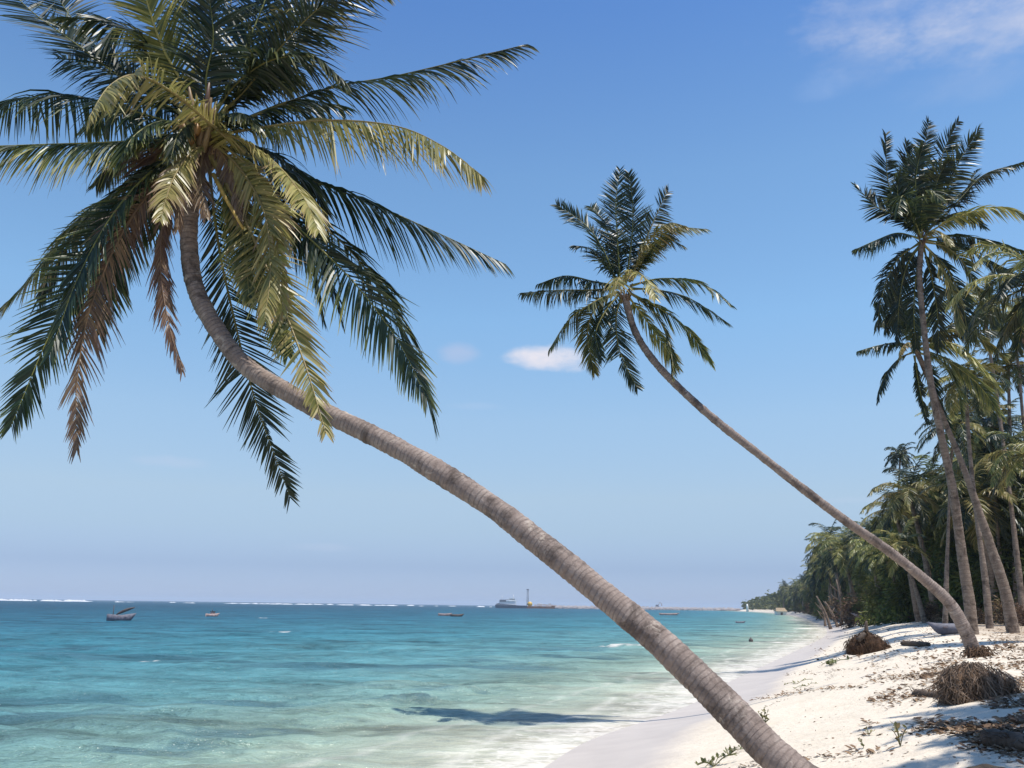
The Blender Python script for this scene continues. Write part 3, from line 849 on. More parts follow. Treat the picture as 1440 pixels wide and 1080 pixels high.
fd = dict(n=88, Lf=0.72, wd=0.036, clump=0.4, rollvar=0.6, segs=3, droop=0.7, sweep=0.65, age=0.12, age_tip=0.25, rad=0.03, petiole=0.1)
b2 = ground(1372, 925)
F2 = [
    ([(872, 400), (868, 330), (866, 285), (872, 238)], 0.4, dict(axis=(1, 0.2, 0), droop=0.2, age=0.04)),
    ([(880, 398), (888, 340), (890, 290), (884, 242)], 0.0, dict(axis=(1, 0.2, 0), droop=0.2, age=0.04)),
    ([(868, 402), (850, 355), (825, 318), (783, 288)], 0.3, dict(axis=(0.6, 0.3, 0.7), droop=0.25, age=0.04)),
    ([(872, 402), (862, 350), (848, 310), (830, 290)], 0.9, dict(axis=(0.8, 0.3, 0.5), droop=0.25, age=0.04)),
    ([(885, 396), (905, 345), (922, 305), (940, 265)], 0.8, dict(axis=(0.8, 0.2, -0.5), droop=0.4, age=0.1)),
    ([(888, 395), (915, 350), (945, 322), (993, 322)], -0.3, dict(droop=1.3, age=0.22)),
    ([(886, 395), (908, 345), (938, 315), (965, 318)], -1.0, dict(droop=1.6, age=0.4, age_tip=0.3)),
    ([(888, 406), (925, 408), (970, 420), (1025, 455)], 0.3, dict(droop=1.6, age=0.06)),
    ([(885, 412), (925, 432), (965, 462), (1002, 512)], -0.4, dict(droop=1.6, age=0.25, age_tip=0.4, roll=0.3)),
    ([(882, 415), (905, 445), (930, 480), (955, 518)], 0.5, dict(droop=1.3, age=0.36, age_tip=0.4, roll=0.4)),
    ([(874, 415), (866, 450), (872, 495), (896, 546)], -0.6, dict(axis=(1, 0.1, 0), droop=0.4, age=0.1)),
    ([(868, 410), (835, 425), (800, 450), (772, 492)], -0.7, dict(droop=1.3, age=0.2, roll=-0.3)),
    ([(866, 412), (838, 432), (826, 470), (836, 524)], 0.4, dict(droop=0.8, age=0.28, age_tip=0.45, axis=(0.9, 0.3, 0))),
    ([(868, 405), (830, 408), (790, 408), (732, 412)], 0.2, dict(droop=1.7, age=0.1)),
    ([(868, 402), (835, 396), (795, 388), (755, 400)], 0.8, dict(droop=1.7, age=0.08)),
    ([(876, 400), (882, 382), (900, 385), (915, 402), (922, 420)], -1.6, dict(droop=1.0, age=0.5, age_tip=0.2, n=40)),
    ([(876, 402), (872, 390), (868, 396), (862, 415)], -1.5, dict(droop=1.0, age=0.5, age_tip=0.2, n=36)),
    ([(886, 402), (930, 392), (985, 398), (1030, 430)], -0.9, dict(droop=1.4, age=0.2)),
    ([(884, 410), (920, 440), (940, 480), (945, 530)], -0.6, dict(droop=1.2, age=0.25, age_tip=0.4)),
    ([(872, 412), (850, 440), (838, 470), (846, 505)], -0.8, dict(droop=1.1, age=0.12)),
    ([(880, 396), (900, 360), (930, 335), (960, 345)], 0.3, dict(droop=1.2, age=0.1)),
    ([(874, 398), (850, 372), (830, 350), (806, 345)], 0.2, dict(droop=0.9, age=0.06)),
]
D2 = b2.y
palm2 = shaped_palm('slender coconut palm leaning far left over the sand behind the big front palm', [(1372, 925, D2), (1358, 888, D2), (1335, 848, D2 + 0.06), (1300, 815, D2 + 0.15), (1250, 775, D2 + 0.27),
             (1190, 733, D2 + 0.39), (1130, 688, D2 + 0.51), (1070, 641, D2 + 0.63), (1010, 594, D2 + 0.75), (960, 550, D2 + 0.84), (920, 508, D2 + 0.90), (893, 466, D2 + 0.96), (878, 415, D2 + 0.99)],
            [0.147, 0.122, 0.109, 0.106, 0.104, 0.102, 0.101, 0.099, 0.096, 0.092, 0.089, 0.084, 0.082, 0.091], F2, fd, 7, 220, 16, 'trunk', b2)

# ---- the tall palm at the right and its neighbours
b3 = ground(1368, 892); D3 = b3.y
fd3 = dict(n=80, Lf=1.15, wd=0.074, clump=0.4, rollvar=0.6, segs=3, droop=0.8, sweep=0.7, age=0.1, age_tip=0.25, rad=0.045, petiole=0.1)
F3 = [
    ([(1293, 330), (1262, 305), (1232, 290), (1202, 260)], 0.4, dict(droop=0.3, axis=(0.5, 0.3, 0.8), age=0.08)),
    ([(1292, 335), (1262, 328), (1232, 338), (1200, 352)], 0.1, dict(droop=1.5)),
    ([(1292, 322), (1262, 290), (1248, 250), (1246, 188)], 0.8, dict(droop=0.3, axis=(0.9, 0.2, 0.2), age=0.05)),
    ([(1297, 322), (1280, 280), (1276, 240), (1275, 200)], -0.4, dict(droop=0.3, axis=(1, 0.2, 0), age=0.06)),
    ([(1298, 320), (1298, 260), (1300, 215), (1306, 170)], 0.8, dict(droop=0.3, axis=(1, 0.2, 0), age=0.03)),
    ([(1300, 320), (1315, 260), (1328, 210), (1348, 170)], 0.3, dict(droop=0.4, axis=(1, 0.2, -0.3), age=0.05)),
    ([(1302, 322), (1330, 270), (1350, 225), (1378, 180)], -0.6, dict(droop=0.5, axis=(0.8, 0.2, -0.5), age=0.12)),
    ([(1304, 325), (1350, 280), (1385, 245), (1442, 228)], 0.4, dict(droop=1.2, age=0.06)),
    ([(1302, 328), (1330, 290), (1362, 262), (1372, 240)], 1.4, dict(droop=0.6, age=0.05)),
    ([(1302, 330), (1340, 308), (1390, 292), (1430, 298), (1455, 330)], -1.5, dict(droop=1.3, Lf=1.15, age=0.42, age_tip=0.15)),
    ([(1302, 335), (1350, 332), (1400, 340), (1450, 360)], 0.4, dict(droop=1.6, age=0.06)),
    ([(1302, 338), (1345, 345), (1385, 365), (1435, 395)], 1.0, dict(droop=1.5, age=0.05)),
    ([(1302, 340), (1335, 350), (1365, 385), (1385, 440)], -1.2, dict(droop=0.9, Lf=1.1, age=0.3, age_tip=0.35, roll=0.4)),
    ([(1298, 342), (1320, 370), (1340, 410), (1352, 470)], -0.6, dict(droop=0.9, age=0.38, age_tip=0.4, axis=(0.9, 0.3, 0.2))),
    ([(1292, 342), (1262, 365), (1243, 405), (1232, 465)], -0.2, dict(droop=0.7, axis=(0.9, 0.4, 0.2), age=0.06)),
    ([(1294, 345), (1275, 375), (1265, 420), (1262, 480)], 0.5, dict(droop=0.6, axis=(1, 0.2, 0.1), age=0.04)),
    ([(1296, 345), (1288, 390), (1285, 440), (1288, 490)], 1.0, dict(droop=0.4, axis=(1, 0.2, 0), age=0.06)),
    ([(1298, 345), (1310, 390), (1318, 440), (1320, 495)], 1.0, dict(droop=0.5, axis=(1, 0.2, 0), age=0.05)),
    ([(1296, 335), (1282, 300), (1270, 275), (1262, 300)], -1.6, dict(droop=0.9, age=0.16)),
    ([(1297, 335), (1296, 296), (1306, 268), (1322, 280)], -1.8, dict(droop=1.5, age=0.2)),
    ([(1298, 322), (1288, 270), (1290, 235), (1298, 205)], -0.8, dict(droop=0.6, axis=(1, 0.2, 0), age=0.10)),
    ([(1299, 322), (1312, 275), (1322, 245), (1336, 225)], -1.0, dict(droop=0.7, axis=(1, 0.2, -0.3), age=0.14)),
    ([(1296, 325), (1272, 300), (1262, 270), (1266, 240)], -0.9, dict(droop=0.6, axis=(0.9, 0.2, 0.3), age=0.12)),
    ([(1300, 325), (1330, 305), (1356, 300), (1385, 320)], 1.2, dict(droop=0.9, age=0.05)),
    ([(1294, 345), (1268, 375), (1250, 420), (1246, 470)], 0.8, dict(droop=1.2, axis=(0.9, 0.4, 0.2), age=0.05)),
    ([(1300, 345), (1330, 375), (1352, 420), (1362, 480)], 0.9, dict(droop=1.2, age=0.06)),
    ([(1299, 335), (1310, 325), (1325, 328), (1338, 345)], -2.2, dict(droop=1.6, Lf=0.6, age=0.52, age_tip=0.1)),
]
shaped_palm('tallest coconut palm at the right, its bowed grey trunk rising to the highest crown', [(1368, 892, D3), (1362, 840, D3), (1352, 775, D3), (1340, 690, D3 - .3), (1325, 620, D3 - .5), (1309, 540, D3 - .8),
             (1299, 460, D3 - .9), (1293, 390, D3 - 1), (1296, 338, D3 - 1)],
            [0.219, 0.19, 0.172, 0.153, 0.139, 0.128, 0.12, 0.113, 0.117], F3, fd3, 11, 200, 14, 'trunk2', b3)

b4 = ground(1425, 890); D4 = b4.y
F4 = [
    ([(1284, 488), (1262, 482), (1235, 486), (1206, 494)], 0.2, dict(droop=1.5, Lf=0.85)),
    ([(1284, 495), (1264, 505), (1245, 528), (1233, 566)], -0.3, dict(droop=0.9, Lf=0.85)),
    ([(1286, 500), (1290, 530), (1296, 560), (1305, 596)], 0.2, dict(droop=0.5, axis=(1, 0.2, 0), Lf=0.5, age=0.03)),
    ([(1284, 482), (1264, 462), (1246, 445), (1230, 428)], 0.5, dict(droop=0.5, Lf=0.7)),
    ([(1286, 480), (1272, 450), (1262, 420), (1250, 400)], 0.9, dict(droop=0.4, axis=(0.9, 0.3, 0.3), age=0.05)),
    ([(1290, 482), (1300, 450), (1320, 420), (1345, 400)], 0.9, dict(droop=0.6, age=0.05)),
    ([(1292, 486), (1330, 465), (1370, 470), (1415, 505)], -1.0, dict(droop=1.5, age=0.34, age_tip=0.3)),
    ([(1292, 490), (1335, 488), (1372, 508), (1408, 548)], -1.8, dict(droop=1.5, age=0.45, age_tip=0.15)),
    ([(1290, 495), (1325, 510), (1345, 540), (1352, 585)], -0.8, dict(droop=1.5, age=0.3, age_tip=0.35)),
    ([(1292, 485), (1345, 470), (1400, 465), (1450, 490)], 0.3, dict(droop=1.6, age=0.08)),
    ([(1289, 498), (1308, 525), (1316, 555), (1335, 600)], 0.5, dict(droop=0.8, age=0.06)),
    ([(1290, 488), (1340, 455), (1390, 440), (1440, 450)], 0.9, dict(droop=1.6, age=0.06)),
    ([(1292, 490), (1330, 505), (1375, 540), (1412, 590)], 0.4, dict(droop=1.5, age=0.3, age_tip=0.3)),
    ([(1290, 484), (1310, 440), (1350, 415), (1400, 420)], -0.6, dict(droop=1.5, age=0.35, age_tip=0.2)),
    ([(1292, 492), (1320, 480), (1352, 490), (1372, 520)], -2.0, dict(droop=1.6, Lf=0.8, age=0.46, age_tip=0.15)),
    ([(1288, 484), (1276, 455), (1258, 440), (1240, 455)], -0.8, dict(droop=1.5, age=0.2)),
    ([(1288, 490), (1278, 482), (1268, 490), (1264, 505)], -1.6, dict(droop=1.6, Lf=0.45, age=0.55, age_tip=0.1)),
]
shaped_palm('coconut palm bending left behind the tallest palm, with a half hidden sunlit crown', [(1425, 890, D4), (1413, 830, D4), (1392, 765, D4), (1370, 700, D4), (1348, 640, D4), (1325, 585, D4), (1305, 530, D4), (1288, 492, D4)],
            [0.247, 0.21, 0.173, 0.143, 0.128, 0.116, 0.112, 0.12], F4, fd3, 13, 150, 12, 'trunk2', b4)


def gen_fronds(cx, cy, px_len, seed, n=20, wind=0.15, bright=0.3):
    """a natural crown: fronds all round, upper ones erect, lower ones hanging (photo pixels + depth)"""
    rg = random.Random(seed); out = []
    for k in range(n):
        th = k * 2.39996 + rg.uniform(-0.3, 0.3)
        el = 1.25 - 2.0 * (k / n) + rg.uniform(-0.15, 0.15)
        out.append((th, el, rg.uniform(0.8, 1.1), rg.uniform(0, 1) < bright))
    return out


def world_frond_pts(c, th, el, ln, wind=0.15):
    h = Vector((math.cos(th), math.sin(th), 0)); pts = [c.copy()]; d = h * math.cos(el) + Vector((0, 0, math.sin(el))); p = c.copy()
    for s in range(5):
        p = p + d * ln / 5; pts.append(p.copy())
        d = (d + Vector((-wind * 0.5, 0, -0.34 - 0.1 * s * 0.5))).normalized()
    return pts


def natural_palm(name_label, b, pts, radii, ln, seed, group=None, nf=24, n=52, wd=0.06, segs=2, rings=90, sides=10, single=False, cat='palm tree', Lf=0.9, bright=0.3):
    root = thing('coconut_palm', b, name_label, cat, group)
    build_trunk(root, b, [Vector((b.x, b.y, b.z - 0.35))] + pts, [radii[0] * 1.1] + radii, sides, rings, seed, MAT['trunk2'], scar=0.014, sp=0.14, lump=0.02)
    c = pts[-1]; mb = MB(); rg = random.Random(seed)
    for k, (th, el, lf, br) in enumerate(gen_fronds(0, 0, 0, seed, nf, bright=bright)):
        if not single: mb = MB()
        age = rg.uniform(0.3, 0.5) if br else rg.uniform(0.02, 0.14)  # sunlit fronds are painted lighter and yellower, shaded ones darker
        if el < -0.55 and rg.random() < 0.3: age = rg.uniform(0.6, 0.85)
        frond_mesh(mb, world_frond_pts(c, th, el, ln * lf), rg, n=n, Lf=Lf * ln / 3.2, wd=wd, segs=segs, droop=0.9, sweep=0.65, age=age, age_tip=0.2, rad=0.04, petiole=0.1)
        if not single: mb.build('frond', MAT['frond'], root, b)
    if single: mb.build('crown', MAT['frond'], root, b)
    return root


def palm_px(label, basepx, path, Yoff, ln, radii, seed, **k):
    b = ground(*basepx); Y = b.y + Yoff
    pts = [Vector((b.x, b.y, b.z))] + [at(x, y, b.y + Yoff * (i + 1) / len(path)) for i, (x, y) in enumerate(path)]
    return natural_palm(label, b, pts, [r * 0.72 for r in radii], ln, seed, **k)


palm_px('coconut palm with straight dark trunk just right of the tallest palm', (1392, 884), [(1386, 820), (1376, 745), (1366, 660), (1360, 585), (1358, 535)], 1.0, 2.9, [0.24, 0.18, 0.155, 0.145, 0.14, 0.14], 21, bright=0.55)
palm_px('coconut palm with a pale lower trunk in the thicket at the right edge', (1412, 876), [(1409, 810), (1402, 740), (1398, 670), (1391, 605)], 1.5, 3.6, [0.24, 0.16, 0.14, 0.13, 0.13], 22, bright=0.6)
palm_px('thin pale coconut palm just left of the bowed grey trunk', (1329, 880), [(1331, 810), (1334, 730), (1337, 660), (1341, 600)], 0.5, 3.0, [0.22, 0.135, 0.12, 0.115, 0.115], 23)
palm_px('thin coconut palm standing between the bowed trunk and the bending trunk', (1364, 868), [(1366, 810), (1367, 740), (1372, 680), (1378, 640)], 0.5, 3.6, [0.24, 0.15, 0.13, 0.125, 0.12], 24)
palm_px('coconut palm with a thin dark trunk behind the upper root ball', (1285, 873), [(1286, 830), (1289, 790), (1297, 740), (1303, 705)], 1.5, 3.4, [0.36, 0.24, 0.2, 0.18, 0.16], 25)
palm_px('coconut palm at the right edge, only its left fronds inside the picture', (1492, 900), [(1490, 800), (1482, 650), (1472, 500), (1464, 400)], 0.0, 3.3, [0.3, 0.22, 0.19, 0.17, 0.16], 26, bright=0.35)
palm_px('coconut palm with a crown just right of and below the tallest crown', (1440, 878), [(1432, 800), (1418, 680), (1402, 560), (1388, 470), (1382, 425)], 2.0, 3.3, [0.26, 0.19, 0.17, 0.16, 0.15, 0.15], 33, bright=0.65, wd=0.075)
palm_px('coconut palm whose crown hangs between the straight dark trunk and the right edge', (1430, 876), [(1428, 800), (1424, 700), (1420, 600), (1418, 515)], 2.0, 3.2, [0.26, 0.18, 0.16, 0.15, 0.15], 34, bright=0.65, wd=0.075)
palm_px('coconut palm with a sunlit yellow crown low between the bending palm and the right edge', (1400, 874), [(1398, 800), (1394, 700), (1386, 620), (1378, 565)], 2.0, 3.0, [0.24, 0.16, 0.13, 0.12, 0.12], 35, bright=0.75, wd=0.07)
palm_px('coconut palm with a sunlit crown hanging at the right edge below the tallest crown', (1456, 876), [(1452, 800), (1446, 680), (1436, 560), (1426, 455)], 1.0, 3.2, [0.24, 0.16, 0.14, 0.13, 0.13], 36, bright=0.7, wd=0.075)
palm_px('coconut palm low at the right edge with bright drooping fronds', (1470, 880), [(1464, 800), (1452, 720), (1440, 640)], 2.0, 3.4, [0.28, 0.2, 0.17, 0.16], 27, bright=0.65)
palm_px('small windblown coconut palm rising alone above the far grove', (1254, 868), [(1256, 800), (1261, 735), (1264, 680), (1266, 640)], 0.0, 3.1, [0.32, 0.22, 0.2, 0.18, 0.18], 28, bright=0.15, n=40, wd=0.10)
palm_px('coconut palm with a dark trunk beside the lone small palm', (1222, 866), [(1222, 820), (1228, 780), (1234, 752)], 0.0, 4.6, [0.4, 0.3, 0.26, 0.24], 29, bright=0.15, n=40, wd=0.13)

# palms outside the frame at the right whose shade falls on the near sand
for k, (x, y, hgt, ln) in enumerate([(9.0, 7.5, 9.4, 2.7), (9.3, 9.6, 10.0, 2.3), (10.4, 8.6, 9.6, 2.7), (8.0, 6.8, 9.2, 2.4), (9.7, 7.0, 10.2, 2.6)]):
    z = hz(x + 1.0, y)
    b = Vector((x + 1.0, y, z))
    natural_palm('coconut palm outside the frame to the right, shading the near sand', b, [b.copy(), b + Vector((-0.2, 0, hgt * 0.4)), b + Vector((-0.6, 0, hgt * 0.75)), b + Vector((-1.0, 0, hgt))],
                 [0.2, 0.16, 0.14, 0.13], ln, 40 + k, group='palms shading the near sand', single=True, n=44, segs=3, wd=0.05, Lf=0.75, nf=22)

# ------------------------------------------------------------------ the far grove: prototypes copied along the coast
rg = random.Random(77)


def proto_palm(seed, hgt, lean):
    b = Vector((0, 0, 0))
    r = natural_palm('coconut palm in the distant grove along the beach', b, [b.copy(), Vector((lean * 0.3, 0, hgt * 0.4)), Vector((lean * 0.65, 0, hgt * 0.75)), Vector((lean, 0, hgt))],
                     [0.24, 0.16, 0.14, 0.13], 3.4, seed, single=True, n=44, segs=2, wd=0.075, Lf=0.95, nf=22, rings=24, sides=6, group='coconut palms in the distant grove', bright=0.42)
    return r


def tuft_tree(label, hgt, wid, seed, n=1500, group=None, low=0.18, leaf=(0.5, 0.10), cat='tree', name='casuarina_tree', droop=0.7, mat='foliage'):
    """bushy tree: trunk, limbs and many small hanging leaf tufts in uneven clumps"""
    r_ = random.Random(seed)
    root = thing(name, (0, 0, 0), label, cat, group)
    tm = MB()
    top = Vector((r_.uniform(-.3, .3), r_.uniform(-.3, .3), hgt * 0.85))
    tm.tube(spline([Vector((0, 0, -0.4)), Vector((r_.uniform(-.2, .2), 0, hgt * 0.4)), top], 8), [0.22, 0.2, 0.18, 0.15, 0.12, 0.09, 0.06, 0.03], 7)
    cl = []
    nb = 15
    for k in range(nb):
        z = hgt * (low + (1 - low) * (k + r_.random()) / nb)
        u = (z / hgt - low) / (1 - low)
        rad = wid * (0.95 - 0.62 * u) * r_.uniform(0.45, 1.0)
        th = r_.uniform(0, 6.28)
        c = Vector((math.cos(th) * rad, math.sin(th) * rad, z))
        tm.tube(spline([Vector((0, 0, max(0.2, z - hgt * 0.12))), c * 0.5 + Vector((0, 0, z * 0.5 - 0.1)), c], 5), [0.08, 0.06, 0.05, 0.03, 0.02], 5)
        cl.append((c, wid * r_.uniform(0.32, 0.55), r_.uniform(0.0, 0.7)))
    tm.build('trunk', MAT['bark'], root)
    mb = MB()
    for i in range(n):
        c, cr, ag = r_.choice(cl)
        v = Vector((r_.gauss(0, 1), r_.gauss(0, 1), r_.gauss(0, 0.8)))
        p = c + v.normalized() * cr * r_.random() ** 0.45
        d = (Vector((r_.uniform(-1, 1), r_.uniform(-1, 1), r_.uniform(-0.5, 0.6))) + v.normalized() * 0.6 - Vector((0, 0, droop * r_.random()))).normalized()
        s = d.cross(Vector((r_.uniform(-1, 1), r_.uniform(-1, 1), r_.uniform(-1, 1)))).normalized()
        l = leaf[0] * r_.uniform(0.5, 1.2); wv = s * leaf[1] * r_.uniform(0.6, 1.3)
        e = p + d * l - Vector((0, 0, 0.12 * l * droop))
        m_ = p.lerp(e, 0.5) + Vector((0, 0, 0.05 * l))
        a = max(0, min(1, ag + r_.uniform(-0.25, 0.25)))
        mb.add([p, m_ - wv, m_ + wv, e], [(0, 1, 3, 2)], age=a)
    mb.build('crown', MAT[mat], root)
    return root


protos = [proto_palm(61, 6.6, -1.6), proto_palm(62, 7.6, -0.5), proto_palm(63, 5.6, 1.0), proto_palm(64, 8.2, -1.0)]
trees = [tuft_tree('dark feathery casuarina among the palms', 8.0, 2.3, 71, 4200, 'casuarinas behind the palms', 0.10, (0.62, 0.045)),
         tuft_tree('dark feathery casuarina among the palms', 6.8, 2.5, 72, 3800, 'casuarinas behind the palms', 0.08, (0.6, 0.05))]
bush = tuft_tree('low dark bush under the trees', 2.2, 1.7, 73, 1400, 'bushes under the grove', 0.05, (0.4, 0.08), 'bush', 'bush', 0.3)
dry = tuft_tree('dry brown thicket at the foot of the distant grove', 2.4, 1.6, 74, 1100, 'dry thickets at the foot of the distant grove', 0.05, (0.45, 0.05), 'thicket', 'dry_thicket', 0.4, 'litter')
used = set()


def put(root, x, y, rz, sc, z=None, label=None, group=None):
    z = hz(x, y) if z is None else z
    if root.name not in used:
        used.add(root.name)
        root.location = (x, y, z); root.rotation_euler = (0, 0, rz); root.scale = (sc, sc, sc)
        if label: root['label'] = label
        if group: root['group'] = group
        return root
    return dup(root, (x, y, z), rz, sc, label, group)


def inland(Y, d):
    s = float(shore_slope(np.array([Y]))[0])
    return float(shore(np.array([Y]))[0]) + d * math.sqrt(1 + s * s)


# belt behind the near palms (right part of the picture): casuarinas, Y 48..80
for px, py, hpx in [(1262, 872, 165), (1285, 870, 215), (1312, 871, 235), (1345, 872, 220), (1376, 873, 240), (1408, 874, 235), (1438, 875, 225), (1470, 876, 230),
                    (1330, 870, 200), (1395, 872, 210), (1298, 868, 180), (1425, 873, 260), (1360, 871, 190), (1268, 869, 120), (1455, 874, 270)]:
    b = ground(px, py + rg.uniform(-1, 2))
    b = Vector((b.x, b.y, b.z))
    if b.y > 110:
        q = at(px, py, 85); b = Vector((q.x, 85, hz(q.x, 85)))
    sc = hpx / 1285 * b.y / 9.0
    put(rg.choice(trees), b.x, b.y, rg.uniform(0, 6.28), sc * rg.uniform(0.85, 1.0), label='dark feathery casuarina standing behind the tall palms at the right', group='casuarinas behind the tall palms')
for px, py in [(1275, 871), (1300, 872), (1320, 873), (1350, 872), (1383, 874), (1400, 875), (1432, 874), (1450, 876), (1262, 869)]:
    b = ground(px, py)
    if b.y > 110: q = at(px, py, 95); b = Vector((q.x, 95, hz(q.x, 95)))
    put(bush, b.x, b.y + 4, rg.uniform(0, 6.28), rg.uniform(0.9, 1.5), label='low dark bush among the trunks behind the tall palms', group='bushes behind the tall palms')
for px, py in [(1280, 872), (1310, 873), (1345, 874), (1378, 876), (1415, 877), (1440, 878)]:
    b = ground(px, py + 2)
    put(dry, b.x, b.y, rg.uniform(0, 6.28), rg.uniform(0.35, 0.6), label='dry brown thicket among the trunks behind the tall palms', group='dry thickets behind the tall palms')
# palms in the same belt with crowns above the casuarinas
for px, py, toppx in [(1292, 871, 690), (1318, 871, 660), (1350, 870, 640), (1375, 870, 650), (1405, 872, 625), (1432, 872, 610), (1455, 873, 590), (1300, 868, 720), (1385, 869, 700), (1272, 867, 735)]:
    q = at(px, py, rg.uniform(60, 90)); Y = q.y
    z = hz(q.x, Y); top = at(px, toppx, Y).z
    put(rg.choice(protos), q.x, Y, rg.uniform(-0.8, 0.8), max(0.5, (top - z) / 9.8), label='coconut palm rising among the casuarinas behind the tall palms', group='palms among the casuarinas')
# coast grove, receding to the headland
for i in range(190):
    Y = 105 * (640 / 105) ** ((i + rg.random()) / 190)
    d = (rg.uniform(3.5, 12) if i % 3 else rg.uniform(8, 40)) * (1 + Y / 900)
    x = inland(Y, d)
    hgt = np.interp(Y, [100, 150, 210, 350, 640], [9.0, 12.0, 14.5, 13.5, 12.5]) * rg.uniform(0.68, 1.05)
    if i % 10 < 7: put(rg.choice(protos), x, Y, rg.uniform(0, 6.28), hgt / 7.4)
    else: put(rg.choice(trees), x, Y, rg.uniform(0, 6.28), hgt * 0.85 / 7.6, label='dark tree in the distant grove along the beach', group='dark trees in the distant grove')
for i in range(110):
    Y = 190 * (620 / 190) ** ((i + rg.random()) / 110)
    d = rg.uniform(2.0, 8.0) * (1 + Y / 700)
    hgt = np.interp(Y, [190, 350, 640], [12.5, 13.5, 13.0]) * rg.uniform(0.7, 1.1)
    if i % 10 < 6: put(rg.choice(protos), inland(Y, d), Y, rg.uniform(0, 6.28), hgt / 7.6)
    else: put(rg.choice(trees), inland(Y, d), Y, rg.uniform(0, 6.28), hgt * 0.8 / 7.6, label='dark tree in the distant grove along the beach', group='dark trees in the distant grove')
for i in range(60):
    Y = 100 * (500 / 100) ** ((i + rg.random()) / 60)
    d = rg.uniform(3.5, 14) * (1 + Y / 800)
    if i % 2:
        put(dry, inland(Y, d * 0.6), Y, rg.uniform(0, 6.28), rg.uniform(0.8, 1.7))
        continue
    put(bush, inland(Y, d), Y, rg.uniform(0, 6.28), rg.uniform(1.0, 2.4), label='low bush at the foot of the distant grove', group='bushes at the foot of the distant grove')

# bare leaning stems in front of the grove
for k, (px, py, tx, ty) in enumerate([(1168, 874, 1148, 838), (1178, 874, 1160, 846), (1183, 876, 1176, 815), (1192, 873, 1168, 852), (1202, 871, 1196, 820), (1160, 872, 1153, 850)]):
    Yk = 128 + 5 * k
    a = at(px, py - 2, Yk); a.z = hz(a.x, a.y); e = at(tx, ty, Yk + 1)
    mb = MB(); mb.tube(spline([a - Vector((0, 0, .3)), a.lerp(e, 0.5) + Vector((0.25, 0, -0.15)), e], 8), [0.30, 0.24, 0.2, 0.18, 0.17, 0.15, 0.14, 0.1], 8)
    for q in range(3):
        f = a.lerp(e, 0.35 + 0.2 * q); t2 = f + Vector((rg.uniform(-1.2, 0.8), 0.3, rg.uniform(0.6, 1.5)))
        mb.tube([f, f.lerp(t2, 0.5) + Vector((0, 0, -0.1)), t2], [0.11, 0.08, 0.04], 5)
    o = mb.build('bare_trunk', MAT['bark'], None, a)
    tag(o, 'bare pale leaning stem at the edge of the distant grove', 'trunk', 'bare stems at the edge of the distant grove')

# far wood on the headland: one dark mass nobody could count
rg2 = random.Random(5); mb = MB()
for i in range(2600):
    Y = 520 * (1150 / 520) ** rg2.random()
    d = rg2.uniform(6, 70)
    x = inland(Y, d)
    if Y > 1000 and x < 262: x += 20
    top = (7.5 + 5.5 * fbm(np.array([x / 9.0]), np.array([Y / 14.0]), 8, 3)[0] + (4 if rg2.random() < 0.03 else 0)) * min(1.25, 0.9 + (1000 - Y) / 900)
    top *= 1.0 - 0.45 * max(0, (Y - 850) / 300)
    z = hz(x, Y)
    for q in range(5):
        c = Vector((x + rg2.uniform(-2.5, 2.5), Y + rg2.uniform(-2, 2), z + top * rg2.random() ** 0.6))
        s = rg2.uniform(0.9, 2.0)
        n_ = Vector((rg2.uniform(-1, 1), rg2.uniform(-1.5, 0.2), rg2.uniform(-0.6, 1))).normalized()
        a_ = n_.cross(Vector((0, 0, 1))).normalized() * s; b_ = n_.cross(a_).normalized() * s * 0.8
        mb.add([c - a_, c - b_ * 0.6 , c + a_, c + b_], [(0, 1, 2, 3)], age=rg2.uniform(0.0, 0.7))
tag(mb.build('far_wood', MAT['foliage']), 'dark wooded headland far along the beach', 'wood', kind='stuff')
# small whitewashed things on the headland beach
for px, py, w_, h_, lab, cat, nm in [(1051, 856, 2.2, 7.5, 'white post shaped marker on the far headland beach', 'marker', 'beacon'), ]:
    p = at(px, py, 760); z = hz(p.x, 760)
    t = thing(nm, (p.x, 760, z), lab, cat)
    mb = MB(); mb.tube([(p.x, 760, z - 1), (p.x, 760, z + h_ * 0.75), (p.x, 760, z + h_)], [w_ / 2, w_ / 2.6, w_ / 4], 8); mb.build('tower', MAT['white'], t, t.location)
    mb = MB(); mb.box((p.x, 760, z + 0.3), (w_ * 2.0, w_ * 2.0, 0.8)); mb.build('base', MAT['white'], t, t.location)
p = at(1097, 854, 430); z = hz(p.x, 430); t = thing('beach_hut', (p.x, 430, z), 'small pale hut with a pitched roof at the far end of the beach', 'hut')
mb = MB(); mb.box((p.x, 430, z + 1.1), (4.4, 4, 2.4)); mb.build('wall', MAT['white'], t, t.location, False)
mb = MB(); mb.add([(p.x - 2.7, 427.5, z + 2.31), (p.x + 2.7, 427.5, z + 2.31), (p.x + 2.7, 432.5, z + 2.31), (p.x - 2.7, 432.5, z + 2.31), (p.x - 2.0, 430, z + 3.9), (p.x + 2.0, 430, z + 3.9)],
                  [(0, 1, 5, 4), (2, 3, 4, 5), (1, 2, 5), (3, 0, 4), (3, 2, 1, 0)]); mb.build('roof', MAT['thatch'], t, t.location, False)
mb = MB(); mb.box((p.x, 427.97, z + 0.9), (1.0, 0.1, 1.8)); mb.build('door', MAT['boatdark'], t, t.location, False)


